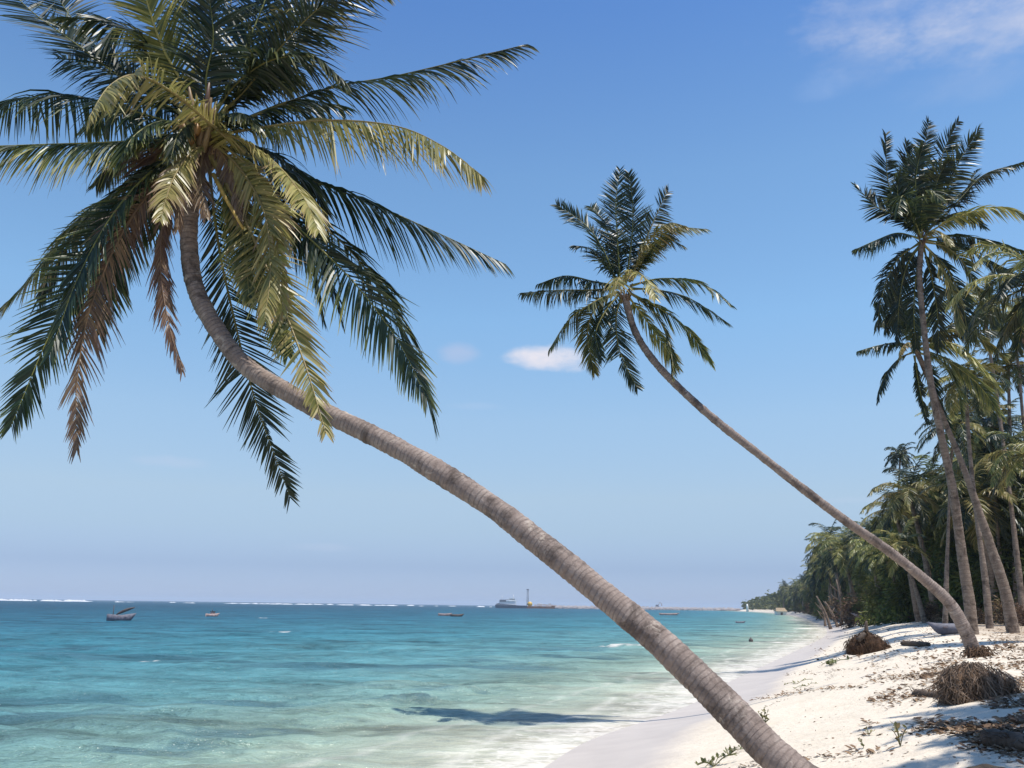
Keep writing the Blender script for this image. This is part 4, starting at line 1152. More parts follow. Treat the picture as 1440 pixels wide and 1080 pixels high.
# ------------------------------------------------------------------ boats
def hull_mesh(mb, Ln, B, Hh, sheer=0.25, bow=0.9, stern=0.55, n=14, thick=0.05, draft=0.25):
    """open wooden hull, pointed bow at +x, outer and inner skin with gunwale"""
    secs = []
    for i in range(n):
        t = i / (n - 1); x = (t - 0.5) * Ln
        wb = B / 2 * min(1, (max(0.0, 1 - t) * 1.9) ** 0.75) * min(1, (stern + t * 2.2))
        wb = max(wb, 0.02)
        top = Hh * (1 + sheer * (2 * t - 1) ** 2 * (1.4 if t > 0.5 else 0.6))
        rake = 0.14 * Ln * max(0, (t - 0.75) / 0.25) ** 2
        keel = -draft * (1 - max(0, (t - 0.7) / 0.3) ** 2) + (top + draft) * 0.25 * max(0, (t - 0.8) / 0.2) ** 2
        prof = [(0, keel), (wb * 0.55, keel + 0.08 * Hh), (wb * 0.9, keel + 0.45 * (top - keel)), (wb, top)]
        inner = [(wb - thick if wb > thick * 1.5 else wb * .4, top), (max(wb * 0.8 - thick, 0.005), keel + 0.5 * (top - keel)), (0, keel + 0.15 * Hh + 0.05)]
        ring = [(x + rake * (z - keel) / max(0.01, top - keel), -y, z) for y, z in reversed(prof)][:-1] + [(x + rake * (z - keel) / max(0.01, top - keel), y, z) for y, z in prof]
        ring += [(x + rake * (z - keel) / max(.01, top - keel), y, z) for y, z in inner] + [(x + rake * (z - keel) / max(.01, top - keel), -y, z) for y, z in inner[:-1][::-1]]
        secs.append(ring)
    m_ = len(secs[0]); vs = [p for s in secs for p in s]; fs = []
    for i in range(n - 1):
        for j in range(m_):
            j2 = (j + 1) % m_
            fs.append((i * m_ + j, i * m_ + j2, (i + 1) * m_ + j2, (i + 1) * m_ + j))
    fs.append(tuple(range(m_))[::-1]); fs.append(tuple(range((n - 1) * m_, n * m_)))
    mb.add(vs, fs)


def boat(loc, rz, Ln, B, Hh, mat, label, extras=(), name='fishing_boat', group=None, tilt=0.0, draft=0.25, cat='boat'):
    t = thing(name, loc, label, cat, group); t.rotation_euler = (tilt, 0, rz)
    mb = MB(); hull_mesh(mb, Ln, B, Hh, draft=draft); mb.build('hull', mat, t)
    for q in (-0.22, 0.05, 0.25):
        mb = MB(); mb.box((q * Ln, 0, Hh * 0.72), (0.05 * Ln + 0.05, B * 0.82, 0.05)); mb.build('thwart', MAT['boatpale'], t, smooth=False)
    if 'mast' in extras:
        mb = MB(); mb.tube([(-0.28 * Ln, 0, -0.1), (-0.28 * Ln, 0, Hh + 0.38 * Ln)], [0.07, 0.045], 8); mb.build('mast', MAT['boatdark'], t)
    if 'sail' in extras:
        mb = MB()
        mb.tube(spline([(-0.16 * Ln, 0.05, Hh * 1.05), (0.1 * Ln, 0.05, Hh * 1.6), (0.36 * Ln, 0.05, Hh * 2.0), (0.55 * Ln, 0, Hh * 2.2)], 10), [0.06, 0.13, 0.18, 0.2, 0.2, 0.2, 0.18, 0.15, 0.1, 0.05], 8)
        mb.build('furled_sail', MAT['boatdark'], t)
    if 'cabin' in extras:
        mb = MB(); mb.box((0.05 * Ln, 0, Hh * 1.35), (0.3 * Ln, B * 0.6, Hh * 1.0)); mb.build('cabin', MAT['boatpale'], t, smooth=False)
        mb = MB(); mb.box((0.05 * Ln, 0, Hh * 1.9), (0.36 * Ln, B * 0.72, 0.08)); mb.build('roof', MAT['boatdark'], t, smooth=False)
        mb = MB(); mb.tube([(0.0, 0, Hh * 1.9), (0.0, 0, Hh * 2.9)], [0.06, 0.04], 6); mb.build('mast', MAT['boatdark'], t)
    if 'outrigger' in extras:
        for s in (-1, 1):
            mb = MB()
            mb.tube(spline([(-0.45 * Ln, s * B * 1.5, 0.02), (0, s * B * 1.5, 0.0), (0.45 * Ln, s * B * 1.5, 0.10)], 6), 0.06, 6)
            mb.build('outrigger', MAT['boatdark'], t)
        for q in (-0.2, 0.2):
            mb = MB(); mb.tube([(q * Ln, -B * 1.5, 0.03), (q * Ln, 0, Hh * 1.05), (q * Ln, B * 1.5, 0.03)], 0.04, 6); mb.build('boom', MAT['boatdark'], t)
    return t


p = sea(168, 873.5); s_ = p.y / 1285
boat((p.x, p.y, 0), R(8), 34 * s_, 11 * s_, 8.5 * s_, MAT['boatgrey'], 'grey moored wooden boat with a short mast and a raised furled boom', ('mast', 'sail'))
p = sea(298, 867); s_ = p.y / 1285
boat((p.x, p.y, 0), R(35), 17 * s_, 8 * s_, 3.6 * s_, MAT['boatpale'], 'small dark boat with a tiny cabin moored right of the grey masted boat', ('cabin',))
p = sea(625, 866); s_ = p.y / 1285
boat((p.x, p.y, 0), R(-12), 18 * s_, 5 * s_, 3.0 * s_, MAT['boatpale'], 'low pale boat with outrigger poles, left of a touching pair offshore', ('outrigger',))
p = sea(642, 867); s_ = p.y / 1285
boat((p.x, p.y, 0), R(6), 17 * s_, 5 * s_, 3.0 * s_, MAT['boatdark'], 'low dark boat, right of a touching pair offshore')
p = sea(940, 865); s_ = p.y / 1285
boat((p.x, p.y, 0), R(4), 26 * s_, 5 * s_, 2.4 * s_, MAT['boatpale'], 'pale outrigger canoe offshore just right of the leaning front trunk', ('outrigger',))
p = sea(1041, 876); s_ = p.y / 1285
boat((p.x, p.y, 0), R(15), 14 * s_, 4 * s_, 2.0 * s_, MAT['boatgrey'], 'tiny grey boat floating near the far shallows')
p = ground(1328, 893); s_ = p.y / 1285
t = boat((p.x + 0.35, p.y, p.z + 0.16), R(183), 58 * s_, 26 * s_, 9 * s_, MAT['boatgrey'], 'blue grey rowing boat drawn up on the sand under the palms', (), 'rowing_boat', tilt=R(-6), draft=0.16)
p = at(1236, 870, 112); z = hz(p.x, p.y)
boat((p.x, p.y, z + 0.25), R(172), 5.2, 1.3, 0.5, MAT['boatpale'], 'long pale pink boat lying on the sand at the edge of the grove', (), 'beached_boat', draft=0.2)
# dark float in the shallows
p = sea(1056, 902)
mb = MB(); pr = [(0.0, -0.2), (0.12, -0.16), (0.19, -0.03), (0.19, 0.06), (0.13, 0.17), (0.04, 0.21), (0.03, 0.30), (0.0, 0.31)]
vs = [(p.x + r_ * math.cos(j * 0.5236), p.y + r_ * math.sin(j * 0.5236), z_ + 0.05) for r_, z_ in pr for j in range(12)]
mb.add(vs, [(i * 12 + j, i * 12 + (j + 1) % 12, i * 12 + 12 + (j + 1) % 12, i * 12 + 12 + j) for i in range(7) for j in range(12)])
tag(mb.build('float', MAT['boatdark'], None, (p.x, p.y, 0)), 'small dark round float in the pale shallows', 'float')

# ------------------------------------------------------------------ jetty, ship and barge on the horizon
JY = 1000
mb = MB(); rj = random.Random(9)
x0 = at(775, 856, JY).x; x1 = at(1034, 858, JY).x
jt = thing('jetty', ((x0 + x1) / 2, JY, 0), 'long low stone jetty on the horizon running out from the far headland', 'jetty')
x = x0
while x < x1 + 6:
    for row in range(3):
        s = rj.uniform(0.9, 1.7); c = Vector((x + rj.uniform(-1, 1), JY - 4 + row * 1.2 + rj.uniform(-.5, .5), 0.1 + row * 0.5))
        vs = [c + Vector((a * s * rj.uniform(.6, 1), b_ * s * rj.uniform(.6, 1), d_ * s * 0.6 * rj.uniform(.6, 1))) for a in (-1, 1) for b_ in (-1, 1) for d_ in (-1, 1)]
        mb.add(vs, [(0, 1, 3, 2), (4, 6, 7, 5), (0, 4, 5, 1), (2, 3, 7, 6), (0, 2, 6, 4), (1, 5, 7, 3)])
    x += 2.2
mb.build('rock_face', MAT['rock'], jt, jt.location, False)
mb = MB(); mb.box(((x0 + x1) / 2, JY + 3, 1.2), (x1 - x0 + 10, 9, 3.2)); mb.build('deck', MAT['concrete'], jt, jt.location, False)
mb = MB()
for k in range(46):
    x = x0 + (x1 - x0) * (k + 0.3 * rj.random()) / 46
    mb.box((x, JY - 0.5, 3.1), (rj.uniform(2.2, 4.0), 0.8, rj.uniform(0.5, 1.5)))
mb.build('parapet', MAT['concrete'], jt, jt.location, False)
# machines standing on the jetty
p = at(925, 850, JY)
t = thing('excavator', (p.x, JY + 3, 2.8), 'small dark excavator standing on the jetty right of the front trunk', 'excavator')
mb = MB(); mb.box((p.x, JY + 3, 3.3), (4.2, 2.8, 0.9)); mb.build('track', MAT['steel'], t, t.location, False)
mb = MB(); mb.box((p.x - 0.3, JY + 3, 4.7), (2.8, 2.4, 1.7)); mb.build('cab', MAT['steel'], t, t.location, False)
mb = MB(); mb.tube([(p.x + 1, JY + 3, 4.6), (p.x + 2.6, JY + 3, 8.2), (p.x + 4.6, JY + 3, 6.6), (p.x + 4.9, JY + 3, 4.4)], [0.35, 0.3, 0.25, 0.35], 6); mb.build('boom', MAT['rust'], t, t.location)
# landing craft
p = at(719, 853, 940); sx = 940 / 1285; y = 940
t = thing('ship', (p.x, y, 0), 'white and grey cargo ship at the seaward end of the jetty', 'ship')
u = lambda a: p.x + a * sx
mb = MB(); vs = []
for (xa, z, hw) in [(-22, 0, 3), (-23, 3.2, 4), (-20, 5.2, 4), (12, 3.2, 5), (22, 3.2, 5), (22, 0, 4)]:
    vs += [(u(xa), y - hw, z * sx * 1.3 - 0.3), (u(xa), y + hw, z * sx * 1.3 - 0.3)]
mb.add(vs, [(0, 2, 4, 6, 8, 10), (11, 9, 7, 5, 3, 1), (0, 1, 3, 2), (2, 3, 5, 4), (4, 5, 7, 6), (6, 7, 9, 8), (8, 9, 11, 10)])
mb.build('hull', MAT['steel'], t, t.location, False)
mb = MB(); mb.box((u(-5), y, 5.0), (24 * sx, 5, 5.0)); mb.box((u(1), y, 8.6), (9 * sx, 4.6, 2.4)); mb.box((u(-2), y - 0.3, 7.2), (15 * sx, 5.2, 0.5)); mb.build('superstructure', MAT['white'], t, t.location, False)
mb = MB()
for k in range(5): mb.box((u(-2 + 1.6 * k), y - 2.31, 8.9), (0.8, 0.1, 0.8))
mb.build('window', MAT['glass'], t, t.location, False)
mb = MB(); mb.box((u(-12), y - 1, 7.4), (9 * sx, 4, 1.9)); mb.build('wheelhouse', MAT['steel'], t, t.location, False)
mb = MB(); mb.tube([(u(3), y, 9.6), (u(3), y, 13.6)], [0.35, 0.15], 6); mb.tube([(u(-13), y, 8), (u(-13), y, 12.5)], [0.25, 0.12], 6); mb.build('mast', MAT['white'], t, t.location)
mb = MB(); mb.tube([(u(-20), y, 3.6), (u(-10), y, 8.0), (u(4), y, 9.4)], [0.4, 0.35, 0.25], 6); mb.build('crane_arm', MAT['steel'], t, t.location)
# work barge with tower and drum
p = at(757, 855, 960); sx = 960 / 1285; y = 960
t = thing('work_barge', (p.x, y, 0), 'rusty work barge with a dark lattice tower and a round yellow drum beside the ship', 'barge')
u = lambda a: p.x + a * sx
mb = MB(); mb.box((u(0), y, 0.7), (46 * sx, 9, 3.0)); mb.box((u(21), y, 2.6), (5 * sx, 8, 0.8)); mb.build('hull', MAT['rust'], t, t.location, False)
mb = MB()
hx = u(-15)
for a in (-0.8, 0.8):
    for b_ in (-0.8, 0.8): mb.tube([(hx + a, y + b_, 2), (hx + a * 0.8, y + b_ * 0.8, 19)], 0.24, 5)
for k in range(10):
    z = 2.5 + k * 1.7; s = 1 if k % 2 else -1
    mb.tube([(hx - 0.8 * s, y - 0.8, z), (hx + 0.8 * s, y - 0.8, z + 1.7)], 0.15, 4); mb.tube([(hx - 0.8 * s, y + 0.8, z), (hx + 0.8 * s, y + 0.8, z + 1.7)], 0.15, 4)
mb.box((hx, y, 19.3), (2.6, 2.6, 0.8)); mb.build('lattice_tower', MAT['steel'], t, t.location)
mb = MB(); c = Vector((u(-12), y - 2, 4.3)); mb.tube([c - Vector((0, 1.6, 0)), c + Vector((0, 1.6, 0))], [2.6, 2.6], 16); mb.build('drum', MAT['yellow'], t, t.location)
mb = MB()
for k in range(7): mb.box((u(-4 + 4 * k), y - 1, 3.1 + 0.6 * (k % 2)), (2.6, 3.5, 1.8 + 1.2 * (k % 3) / 2))
mb.build('deck_cargo', MAT['concrete'], t, t.location, False)
mb = MB(); mb.box((u(3), y + 1.5, 3.6), (4, 3, 3.0)); mb.build('cabin', MAT['white'], t, t.location, False)


# ------------------------------------------------------------------ root balls, driftwood, litter
def root_ball(loc, w_, d_, h_, seed, label, n=700, stick=None, dome=False, mats=('darkfibre', 'fibre')):
    r_ = random.Random(seed)
    t = thing('root_ball', loc, label, 'root ball')
    L0 = Vector(loc)
    vs = []; fs = []; nu, nv = 26, 12
    for i in range(nv + 1):
        v = i / nv
        for j in range(nu):
            th = 2 * math.pi * j / nu
            q = 2.6
            cs, sn = math.cos(th), math.sin(th)
            rr = 1 / (abs(cs) ** q + abs(sn) ** q) ** (1 / q)
            pr = (0.9 + 0.1 * math.sin(2.6 * v)) * (1 - (0.85 if dome else 0.55) * max(0, (v - (0.3 if dome else 0.5)) / (0.7 if dome else 0.5)) ** 2) * (1 + 0.10 * math.sin(3 * th + seed) + 0.06 * math.sin(7 * th))
            k = 0.92 + 0.16 * r_.random()
            vs.append(L0 + Vector((cs * rr * w_ / 2 * pr * k, sn * rr * d_ / 2 * pr * k, -0.1 + v * h_ * (0.95 + 0.1 * r_.random()))))
    for i in range(nv):
        for j in range(nu): fs.append((i * nu + j, i * nu + (j + 1) % nu, (i + 1) * nu + (j + 1) % nu, (i + 1) * nu + j))
    fs.append(tuple(range(nv * nu, nv * nu + nu)))
    mb = MB(); mb.add(vs, fs); mb.build('core', MAT[mats[0]], t, loc)
    mb = MB()
    for i in range(n):
        th = r_.uniform(0, 6.283); cs, sn = math.cos(th), math.sin(th); rr = 1 / (abs(cs) ** 2.6 + abs(sn) ** 2.6) ** (1 / 2.6)
        z0 = h_ * r_.uniform(0.06, 1.0); ln = h_ * r_.uniform(0.15, 0.6)
        v = z0 / h_
        k = (0.9 + 0.1 * math.sin(2.6 * v)) * (1 - (0.85 if dome else 0.55) * max(0, (v - (0.3 if dome else 0.5)) / (0.7 if dome else 0.5)) ** 2) * (1 + 0.10 * math.sin(3 * th + seed) + 0.06 * math.sin(7 * th))
        k *= r_.uniform(0.97, 1.05) if v < 0.85 else r_.uniform(0.3, 1.0)
        a = L0 + Vector((cs * rr * w_ / 2 * k, sn * rr * d_ / 2 * k, z0))
        o = Vector((cs, sn, 0)) * (r_.uniform(0.0, 0.035) if r_.random() < 0.85 else r_.uniform(0.03, 0.12)) * w_
        b_ = a + o + Vector((r_.uniform(-.09, .09) * w_, r_.uniform(-.07, .07) * w_, -ln * r_.uniform(0.25, 0.6)))
        c = a + o * 1.2 + Vector((r_.uniform(-.13, .13) * w_, r_.uniform(-.10, .10) * w_, -min(ln, z0 + 0.1)))
        r0 = w_ * (r_.uniform(0.002, 0.008) if r_.random() < 0.9 else r_.uniform(0.009, 0.018))
        mb.tube([a, b_, c], [r0, r0 * 0.9, r0 * 0.4], 4, cap=False)
    mb.build('roots', MAT[mats[1]], t, loc)
    if stick:
        mb = MB(); mb.tube(spline(stick, 8), [0.10, 0.09, 0.085, 0.08, 0.08, 0.07, 0.06, 0.03], 7); mb.build('stub', MAT['driftwood'], t, loc)
    return t


p = ground(1385, 984); s_ = p.y / 1285
root_ball((p.x + 0.06, p.y + 0.4, p.z - 0.04), 86 * s_, 0.7, 52 * s_, 3, 'big block of matted palm roots exposed on the sand at the right edge', 1700)
p = ground(1226, 918); s_ = p.y / 1285
q = Vector((p.x - 4 * s_, p.y, p.z + 24 * s_))
root_ball((p.x, p.y + 0.4, p.z), 52 * s_, 1.1, 30 * s_, 4, 'small dark root ball with an upright broken stub, alone on the open sand', 600,
          [q + Vector((-14 * s_, 0, -8 * s_)), q + Vector((-2 * s_, 0, 4 * s_)), q + Vector((-1 * s_, 0, 12 * s_)), q + Vector((0, 0, 19 * s_))], True, ('darkbrown', 'darkfibre'))
# exposed roots at the foot of the slender leaning palm
p = ground(1352, 940); s_ = p.y / 1285
mb = MB(); r_ = random.Random(8)
for k in range(260):
    a = Vector((b2.x + r_.uniform(-0.22, 0.22), b2.y - 0.05 + r_.uniform(-0.22, 0.15), b2.z + r_.uniform(0.0, 0.28)))
    e = a + Vector((r_.uniform(-0.3, 0.25), r_.uniform(-0.3, 0), 0)); e.z = hz(e.x, e.y) - 0.02
    mb.tube([a, a.lerp(e, 0.5) + Vector((0, 0, 0.08)), e], [0.009, 0.008, 0.004], 4, cap=False)
mb.build('roots', MAT['darkfibre'], palm2, b2)
p = at(1339, 857, D2 + .15)
mb = MB(); mb.box(p + Vector((-0.01, -0.095, 0)), (0.10, 0.05, 0.09), 0.2); mb.build('white_mark', MAT['white'], palm2, b2, False)

def log(pa, pb, r0, label, seed, lift=0.6, bend=0.1):
    a = ground(*pa); b_ = ground(*pb); a.z += r0 * lift; b_.z += r0 * lift
    m_ = a.lerp(b_, 0.5); m_.z = max(m_.z, hz(m_.x, m_.y) + r0 * lift)
    vs, fq, al = trunk_mesh([a, m_ + Vector((0, bend, 0)), b_], [r0 * 0.5, r0 * 0.95, r0, r0 * 0.8, r0 * 0.95, r0 * 0.6], 16, 60, seed, scar=0.03, sp=0.09, lump=0.09)
    base_ = Vector((a.x, a.y, a.z - r0 * lift)); n_ = len(vs)
    fq = [tuple(q) for q in fq.tolist()] + [tuple(range(15, -1, -1)), tuple(range(n_ - 16, n_))]
    o = mesh_obj('driftwood_log', vs, fq, MAT['driftwood'], None, base_, {'along': al})
    mbk = MB(); rq = random.Random(seed)
    for q in range(26):
        p_ = a.lerp(b_, rq.random()); e_ = p_ + Vector((rq.uniform(-.3, .3), rq.uniform(-.3, .1), rq.uniform(0.0, 0.16)))
        mbk.tube([p_, p_.lerp(e_, .5) + Vector((0, 0, .04)), e_], [r0 * .1, r0 * .08, r0 * .03], 4, cap=False)
    mbk.build('twigs', MAT['driftwood'], o, (0, 0, 0)).location = -base_
    return tag(o, label, 'log')


log((1386, 1046), (1450, 1056), 0.075, 'dark driftwood log lying in the shade at the lower right', 3)
log((1268, 907), (1306, 909), 0.075, 'thin grey driftwood pole lying right of the small root ball', 4, 0.8)
log((1284, 978), (1326, 981), 0.045, 'short dark log half buried in litter left of the big root block', 5, 0.3)
# husk: a curled dry leaf sheath in the corner
mb = MB(); c = ground(1392, 1096); vs = []; fs = []
for i in range(22):
    t = i / 21; x = (t - 0.5) * 0.42
    for j in range(31):
        th = math.pi * (0.05 + 0.9 * j / 30); rr = 0.11 * math.sin(math.pi * (0.12 + 0.8 * t)) ** 0.6
        vs.append(c + Vector((x, -math.cos(th) * rr * (1 + 0.05 * math.sin(9 * th + 5 * t)), math.sin(th) * rr * (0.95 + 0.09 * math.sin(23 * th) + 0.05 * math.sin(17 * t)))))
for i in range(21):
    for j in range(30): fs.append((i * 31 + j, i * 31 + j + 1, i * 31 + 32 + j, i * 31 + 31 + j))
mb.add(vs, fs)
tag(mb.build('palm_husk', MAT['driftwood'], None, c), 'curved dry grey palm husk at the bottom edge below the driftwood log', 'husk')


def sprig(px, py, seed, size, label, n=22, spread=1.0, name='beach_creeper', cat='plant', age=0.4, up=0.5):
    r_ = random.Random(seed); b = ground(px, py)
    t = thing(name, b, label, cat)
    sm = MB(); lm = MB()
    for k in range(max(3, n // 5)):
        th = r_.uniform(0, 6.28); ln = size * r_.uniform(0.4, 1.0)
        e = b + Vector((math.cos(th) * ln * spread, math.sin(th) * ln * spread, 0)); e.z = hz(e.x, e.y) + size * up * r_.uniform(0.3, 1.0)
        C = spline([b, b.lerp(e, 0.5) + Vector((0, 0, size * 0.15)), e], 6)
        sm.tube(C, [size * 0.02] * 6, 4, cap=False, age=0.5)
        for q in range(6):
            p_ = C[min(5, 1 + int(r_.random() * 5))]
            d = Vector((r_.uniform(-1, 1), r_.uniform(-1, 1), r_.uniform(-0.1, 0.9))).normalized(); s = d.cross(Vector((r_.uniform(-.5, .5), r_.uniform(-.5, .5), 1))).normalized()
            l = size * r_.uniform(0.18, 0.3); w_ = s * l * 0.33; nn = d.cross(s) * l * 0.08
            lm.add([p_, p_ + d * l * 0.3 - w_ * .8, p_ + d * l * 0.65 - w_ * .8, p_ + d * l, p_ + d * l * 0.65 + w_ * .8, p_ + d * l * 0.3 + w_ * .8, p_ + d * l * 0.5 + nn],
                   [(0, 6, 1), (1, 6, 2), (2, 6, 3), (3, 6, 4), (4, 6, 5), (5, 6, 0)], age=max(0, min(1, age + r_.uniform(-.35, .35))))
    sm.build('stem', MAT['creeper'], t, b); lm.build('foliage', MAT['creeper'], t, b, False)
    return t


sprig(1076, 1020, 1, 0.27, 'pale green creeper close behind the foot of the front palm trunk', 34, 0.6, up=1.0)
sprig(1025, 1062, 2, 0.22, 'low green creeper on the sand left of the front trunk, upper sprig', 30, 1.0, up=0.4)
sprig(1004, 1078, 3, 0.28, 'low green creeper at the bottom edge left of the front trunk', 40, 1.2, up=0.35, age=0.3)
sprig(1266, 1050, 4, 0.26, 'small dark seedling in the edge of the shade on the sand', 20, 0.5, 'seedling', up=1.4, age=0.6)
sprig(1215, 1052, 5, 0.14, 'tiny yellow green seedling left of the dark seedling', 10, 0.6, 'seedling', up=0.9)
sprig(1222, 1034, 6, 0.13, 'tiny dry seedling on the bright sand above the shade', 10, 0.8, 'seedling', up=0.6, age=0.7)
sprig(1168, 936, 7, 0.55, 'sprawling green creeper on the open sand left of the small root ball', 36, 1.5, up=0.2, age=0.2)
sprig(1120, 962, 8, 0.35, 'small brown creeper on the open sand near the wet beach', 16, 1.5, up=0.15, age=0.7)
sprig(1135, 965, 9, 0.3, 'thin straggling creeper right of the small brown creeper', 14, 1.8, up=0.12, age=0.6)

# leaf litter, husks and twigs strewn under the palms: nobody could count them
r_ = random.Random(31)
mb = MB()


def litter(px, py, smin, smax, age):
    b = ground(px, py, 140)
    if b.y > 138: return
    s = r_.uniform(smin, smax)
    th = r_.uniform(0, 6.283); d = Vector((math.cos(th), math.sin(th), r_.uniform(-0.1, 0.35))).normalized(); sd = d.cross(Vector((r_.uniform(-.4, .4), r_.uniform(-.4, .4), 1))).normalized()
    z = Vector((0, 0, s * r_.uniform(0.02, 0.35)))
    w_ = sd * s * r_.uniform(0.12, 0.4); cu = Vector((0, 0, s * r_.uniform(-0.15, 0.25)))
    p0 = b + z * 0.3
    mb.add([p0, p0 + d * s * .35 - w_ + cu * .6, p0 + d * s * .35 + w_ + cu * .6, p0 + d * s * .75 - w_ * .7 + cu, p0 + d * s * .75 + w_ * .7 + cu, p0 + d * s + cu * 0.6],
           [(0, 1, 2), (1, 3, 4, 2), (3, 5, 4)], age=max(0, min(1, age + r_.uniform(-.4, .4))))


def dens(px, py):
    b = ground(px, py, 140)
    return float(fbm(np.array([b.x * 0.9]), np.array([b.y * 0.7]), 77, 3)[0])


for i in range(5200):                      # heavy band at the right, in drifts
    u_ = r_.random(); px = 1445 - 230 * u_ ** 1.4; py = r_.uniform(925, 1035)
    if r_.random() < 0.4: px = 1445 - 115 * u_
    if dens(px, py) < 0.47 + 0.12 * u_: continue
    litter(px, py, 0.02, 0.10 if r_.random() < 0.9 else 0.14, 0.45)
for (xa, ya, xb, yb, sd_, n) in [(1290, 1018, 1440, 1030, 5, 700), (1225, 985, 1330, 975, 5, 420), (1300, 950, 1345, 925, 8, 500), (1225, 955, 1310, 950, 3, 300), (1060, 985, 1130, 972, 2.0, 160), (1130, 972, 1215, 965, 1.5, 110),
                                 (1040, 1078, 1250, 1055, 2.5, 120), (1395, 900, 1450, 915, 8, 500), (1270, 880, 1345, 884, 5, 400), (1110, 948, 1240, 938, 2, 160), (1350, 880, 1440, 890, 6, 400), (1355, 1040, 1445, 1060, 8, 300)]:
    for i in range(n):
        t = r_.random(); litter(xa + (xb - xa) * t + r_.gauss(0, 6), ya + (yb - ya) * t + r_.gauss(0, sd_), 0.025, 0.12, 0.42)
for i in range(900):
    Yq = 9 + 40 * r_.random() ** 1.6; dq = 3.1 + 0.9 * float(fbm(np.array([Yq / 2.2]), np.array([3.3]), 91, 3)[0]) + r_.gauss(0, 0.07)
    if float(fbm(np.array([Yq / 1.4]), np.array([8.1]), 92, 2)[0]) < 0.48: continue
    sl_ = float(shore_slope(np.array([Yq]))[0]); xq = float(shore(np.array([Yq]))[0]) + dq * math.sqrt(1 + sl_ * sl_)
    q_ = CAM.copy(); b = Vector((xq, Yq, hz(xq, Yq))); th = r_.uniform(0, 6.283); s_q = r_.uniform(0.02, 0.09)
    d = Vector((math.cos(th), math.sin(th), 0.15)); sd = Vector((-math.sin(th), math.cos(th), r_.uniform(-.3, .3))) * s_q * 0.22
    mb.add([b, b + d * s_q * .5 - sd, b + d * s_q * .5 + sd, b + d * s_q], [(0, 1, 3, 2)], age=r_.uniform(0, 0.45))
for i in range(420):
    litter(r_.uniform(1080, 1440), r_.uniform(930, 1078), 0.015, 0.06, 0.5)
for i in range(1100):
    litter(r_.uniform(1140, 1440), r_.uniform(872, 930), 0.05, 0.2, 0.4)
tag(mb.build('leaf_litter', MAT['litter'], None, smooth=False), 'brown fallen leaves, husks and twigs strewn on the sand under the palms', 'leaf litter', kind='stuff')

# ------------------------------------------------------------------ thin sea air
hm = bpy.data.materials.new('sea_haze'); hm.use_nodes = True
hn = hm.node_tree; hn.nodes.remove(hn.nodes['Principled BSDF'])
pv = hn.nodes.new('ShaderNodeVolumePrincipled'); pv.inputs['Color'].default_value = (0.72, 0.84, 1.0, 1); pv.inputs['Density'].default_value = 0.00014; pv.inputs['Anisotropy'].default_value = 0.0
hn.links.new(pv.outputs[0], hn.nodes['Material Output'].inputs['Volume'])
mb = MB(); mb.box((-2000, 4500, 12.0), (26000, 9800, 42.0))
tag(mb.build('haze', hm, None, (0, 0, 0), False), kind='stuff')

# ------------------------------------------------------------------ sky, sun
EL, AZ = R(72), R(116)                                # AZ clockwise from +Y
sun_d = bpy.data.lights.new('sun', 'SUN'); sun_d.energy = 4.2; sun_d.angle = R(0.53); sun_d.color = (1.0, 0.95, 0.87)
sun = bpy.data.objects.new('sun', sun_d); col.objects.link(sun)
to_sun = Vector((math.cos(EL) * math.sin(AZ), math.cos(EL) * math.cos(AZ), math.sin(EL)))
sun.rotation_euler = to_sun.to_track_quat('Z', 'Y').to_euler(); sun.location = (20, -10, 40)

wd_ = bpy.data.worlds.new('World'); scene.world = wd_; wd_.use_nodes = True
nt = wd_.node_tree; bg = nt.nodes['Background']
sky = N(nt, 'ShaderNodeTexSky'); sky.sky_type = 'NISHITA'; sky.sun_disc = False
sky.sun_elevation = EL; sky.sun_rotation = AZ; sky.air_density = 1.0; sky.dust_density = 0.35; sky.ozone_density = 1.6
tc = N(nt, 'ShaderNodeTexCoord'); dirv = tc.outputs['Generated']
BG = 0.11
sxyz = N(nt, 'ShaderNodeSeparateXYZ'); L(nt, dirv, sxyz.inputs[0])
grade = ramp(nt, [(0.0, (.45, .60, 1.12)), (.04, (.43, .52, .85)), (.08, (.63, .67, .82)), (.117, (.81, .80, .845)), (.2, (.99, 1.02, 1.01)), (.31, (1.0, 1.19, 1.21)), (.455, (.92, 1.15, 1.23)), (.6, (.66, .95, 1.24)), (1.0, (.6, .95, 1.3))])
L(nt, sxyz.outputs['Z'], grade.inputs[0])
skyc = mixc(nt, 1.0, sky.outputs[0], grade.outputs[0], 'MULTIPLY')


def vdot(a, v):
    n = N(nt, 'ShaderNodeVectorMath'); n.operation = 'DOT_PRODUCT'; L(nt, a, n.inputs[0]); n.inputs[1].default_value = v
    return n.outputs['Value']


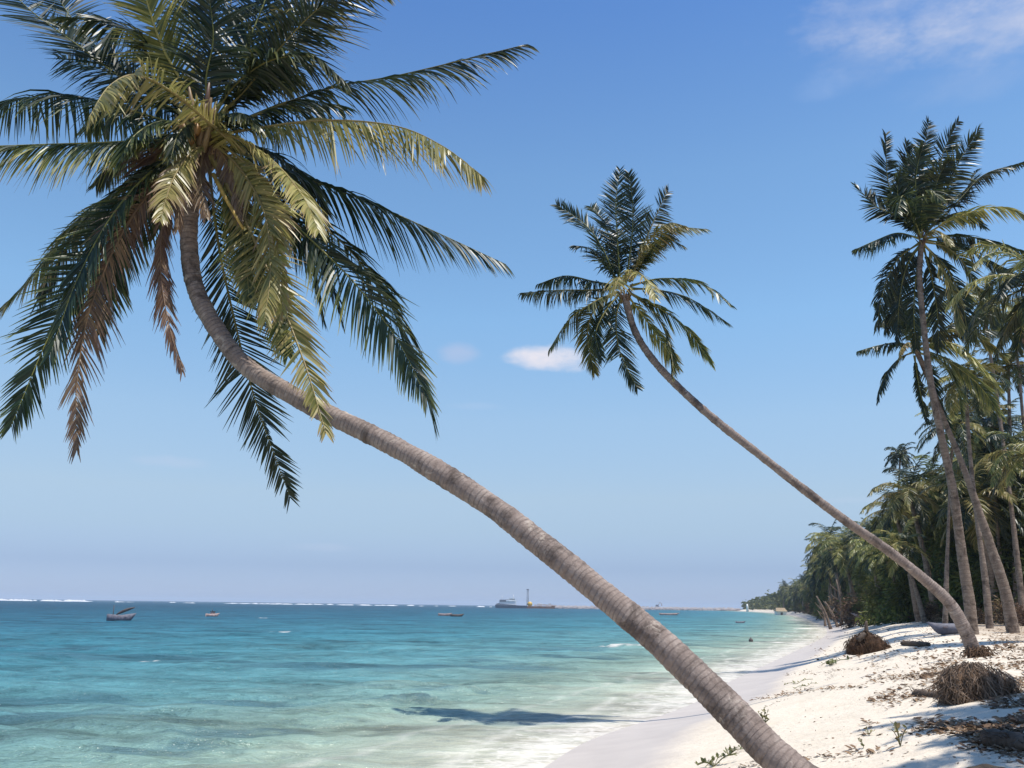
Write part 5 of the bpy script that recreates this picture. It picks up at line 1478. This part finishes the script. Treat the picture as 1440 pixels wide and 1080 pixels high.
cn = N(nt, 'ShaderNodeTexNoise'); mp = N(nt, 'ShaderNodeMapping'); mp.inputs['Scale'].default_value = (11, 11, 26); L(nt, dirv, mp.inputs[0]); L(nt, mp.outputs[0], cn.inputs['Vector'])
cn.inputs['Scale'].default_value = 1.0; cn.inputs['Detail'].default_value = 7; cn.inputs['Roughness'].default_value = 0.62
cn2 = N(nt, 'ShaderNodeTexNoise'); mp2 = N(nt, 'ShaderNodeMapping'); mp2.inputs['Scale'].default_value = (5, 5, 11); L(nt, dirv, mp2.inputs[0]); L(nt, mp2.outputs[0], cn2.inputs['Vector'])
cn2.inputs['Scale'].default_value = 1.0; cn2.inputs['Detail'].default_value = 6; cn2.inputs['Roughness'].default_value = 0.6
for (px, py, hw, hh, dens, soft, colr) in [
        (768, 503, 82, 27, 0.95, 0.9, (0.64, 0.61, 0.65)), (646, 497, 42, 22, 0.30, 1.1, (0.52, 0.48, 0.57)),
        (1270, 8, 220, 62, 0.85, 1.25, (0.50, 0.52, 0.61)), (1420, 20, 210, 74, 0.9, 1.3, (0.50, 0.52, 0.61)), (1222, 78, 90, 60, 0.5, 1.8, (0.50, 0.52, 0.61)),
        (1385, 100, 150, 44, 0.3, 1.8, (0.50, 0.52, 0.61)), (1160, 118, 60, 30, 0.14, 1.4, (0.7, 0.74, 0.85)),
        (245, 649, 70, 12, 0.22, 0.9, (0.46, 0.50, 0.63)), (665, 571, 60, 9, 0.16, 0.9, (0.46, 0.52, 0.66)), (1200, 703, 70, 9, 0.2, 0.9, (0.50, 0.53, 0.66)),
        (445, 770, 80, 9, 0.14, 0.9, (0.50, 0.53, 0.66))]:
    d0 = ray(px, py).normalized(); rx = d0.cross(Vector((0, 0, 1))).normalized(); uy = rx.cross(d0)
    u_ = math_(nt, 'DIVIDE', vdot(dirv, rx), hw / F_PX * 0.8); v_ = math_(nt, 'DIVIDE', vdot(dirv, uy), hh / F_PX * 0.8)
    q = math_(nt, 'ADD', math_(nt, 'MULTIPLY', u_, u_), math_(nt, 'MULTIPLY', v_, v_))
    q = math_(nt, 'SUBTRACT', 1.0, q)
    nn = math_(nt, 'ADD', math_(nt, 'MULTIPLY', math_(nt, 'SUBTRACT', cn.outputs['Fac'], 0.5), 3.0), math_(nt, 'MULTIPLY', math_(nt, 'SUBTRACT', cn2.outputs['Fac'], 0.5), 1.5))
    q = math_(nt, 'ADD', q, math_(nt, 'MULTIPLY', nn, 0.9))
    mr = N(nt, 'ShaderNodeMapRange'); mr.interpolation_type = 'SMOOTHSTEP'; L(nt, q, mr.inputs[0]); mr.inputs[1].default_value = 0.0; mr.inputs[2].default_value = soft * 1.6
    front = math_(nt, 'GREATER_THAN', vdot(dirv, d0), 0.3)
    fac = math_(nt, 'MULTIPLY', math_(nt, 'MULTIPLY', mr.outputs[0], dens), front)
    skyc = mixc(nt, fac, skyc, tuple(x / BG for x in colr))
L(nt, skyc, bg.inputs['Color']); bg.inputs['Strength'].default_value = BG

vs_ = scene.view_settings
vs_.view_transform = 'Standard'; vs_.look = 'None'; vs_.gamma = 1.0; vs_.exposure = 0.45; vs_.use_curve_mapping = False
scene.render.engine = 'CYCLES'
scene.cycles.max_bounces = 6; scene.cycles.transparent_max_bounces = 8
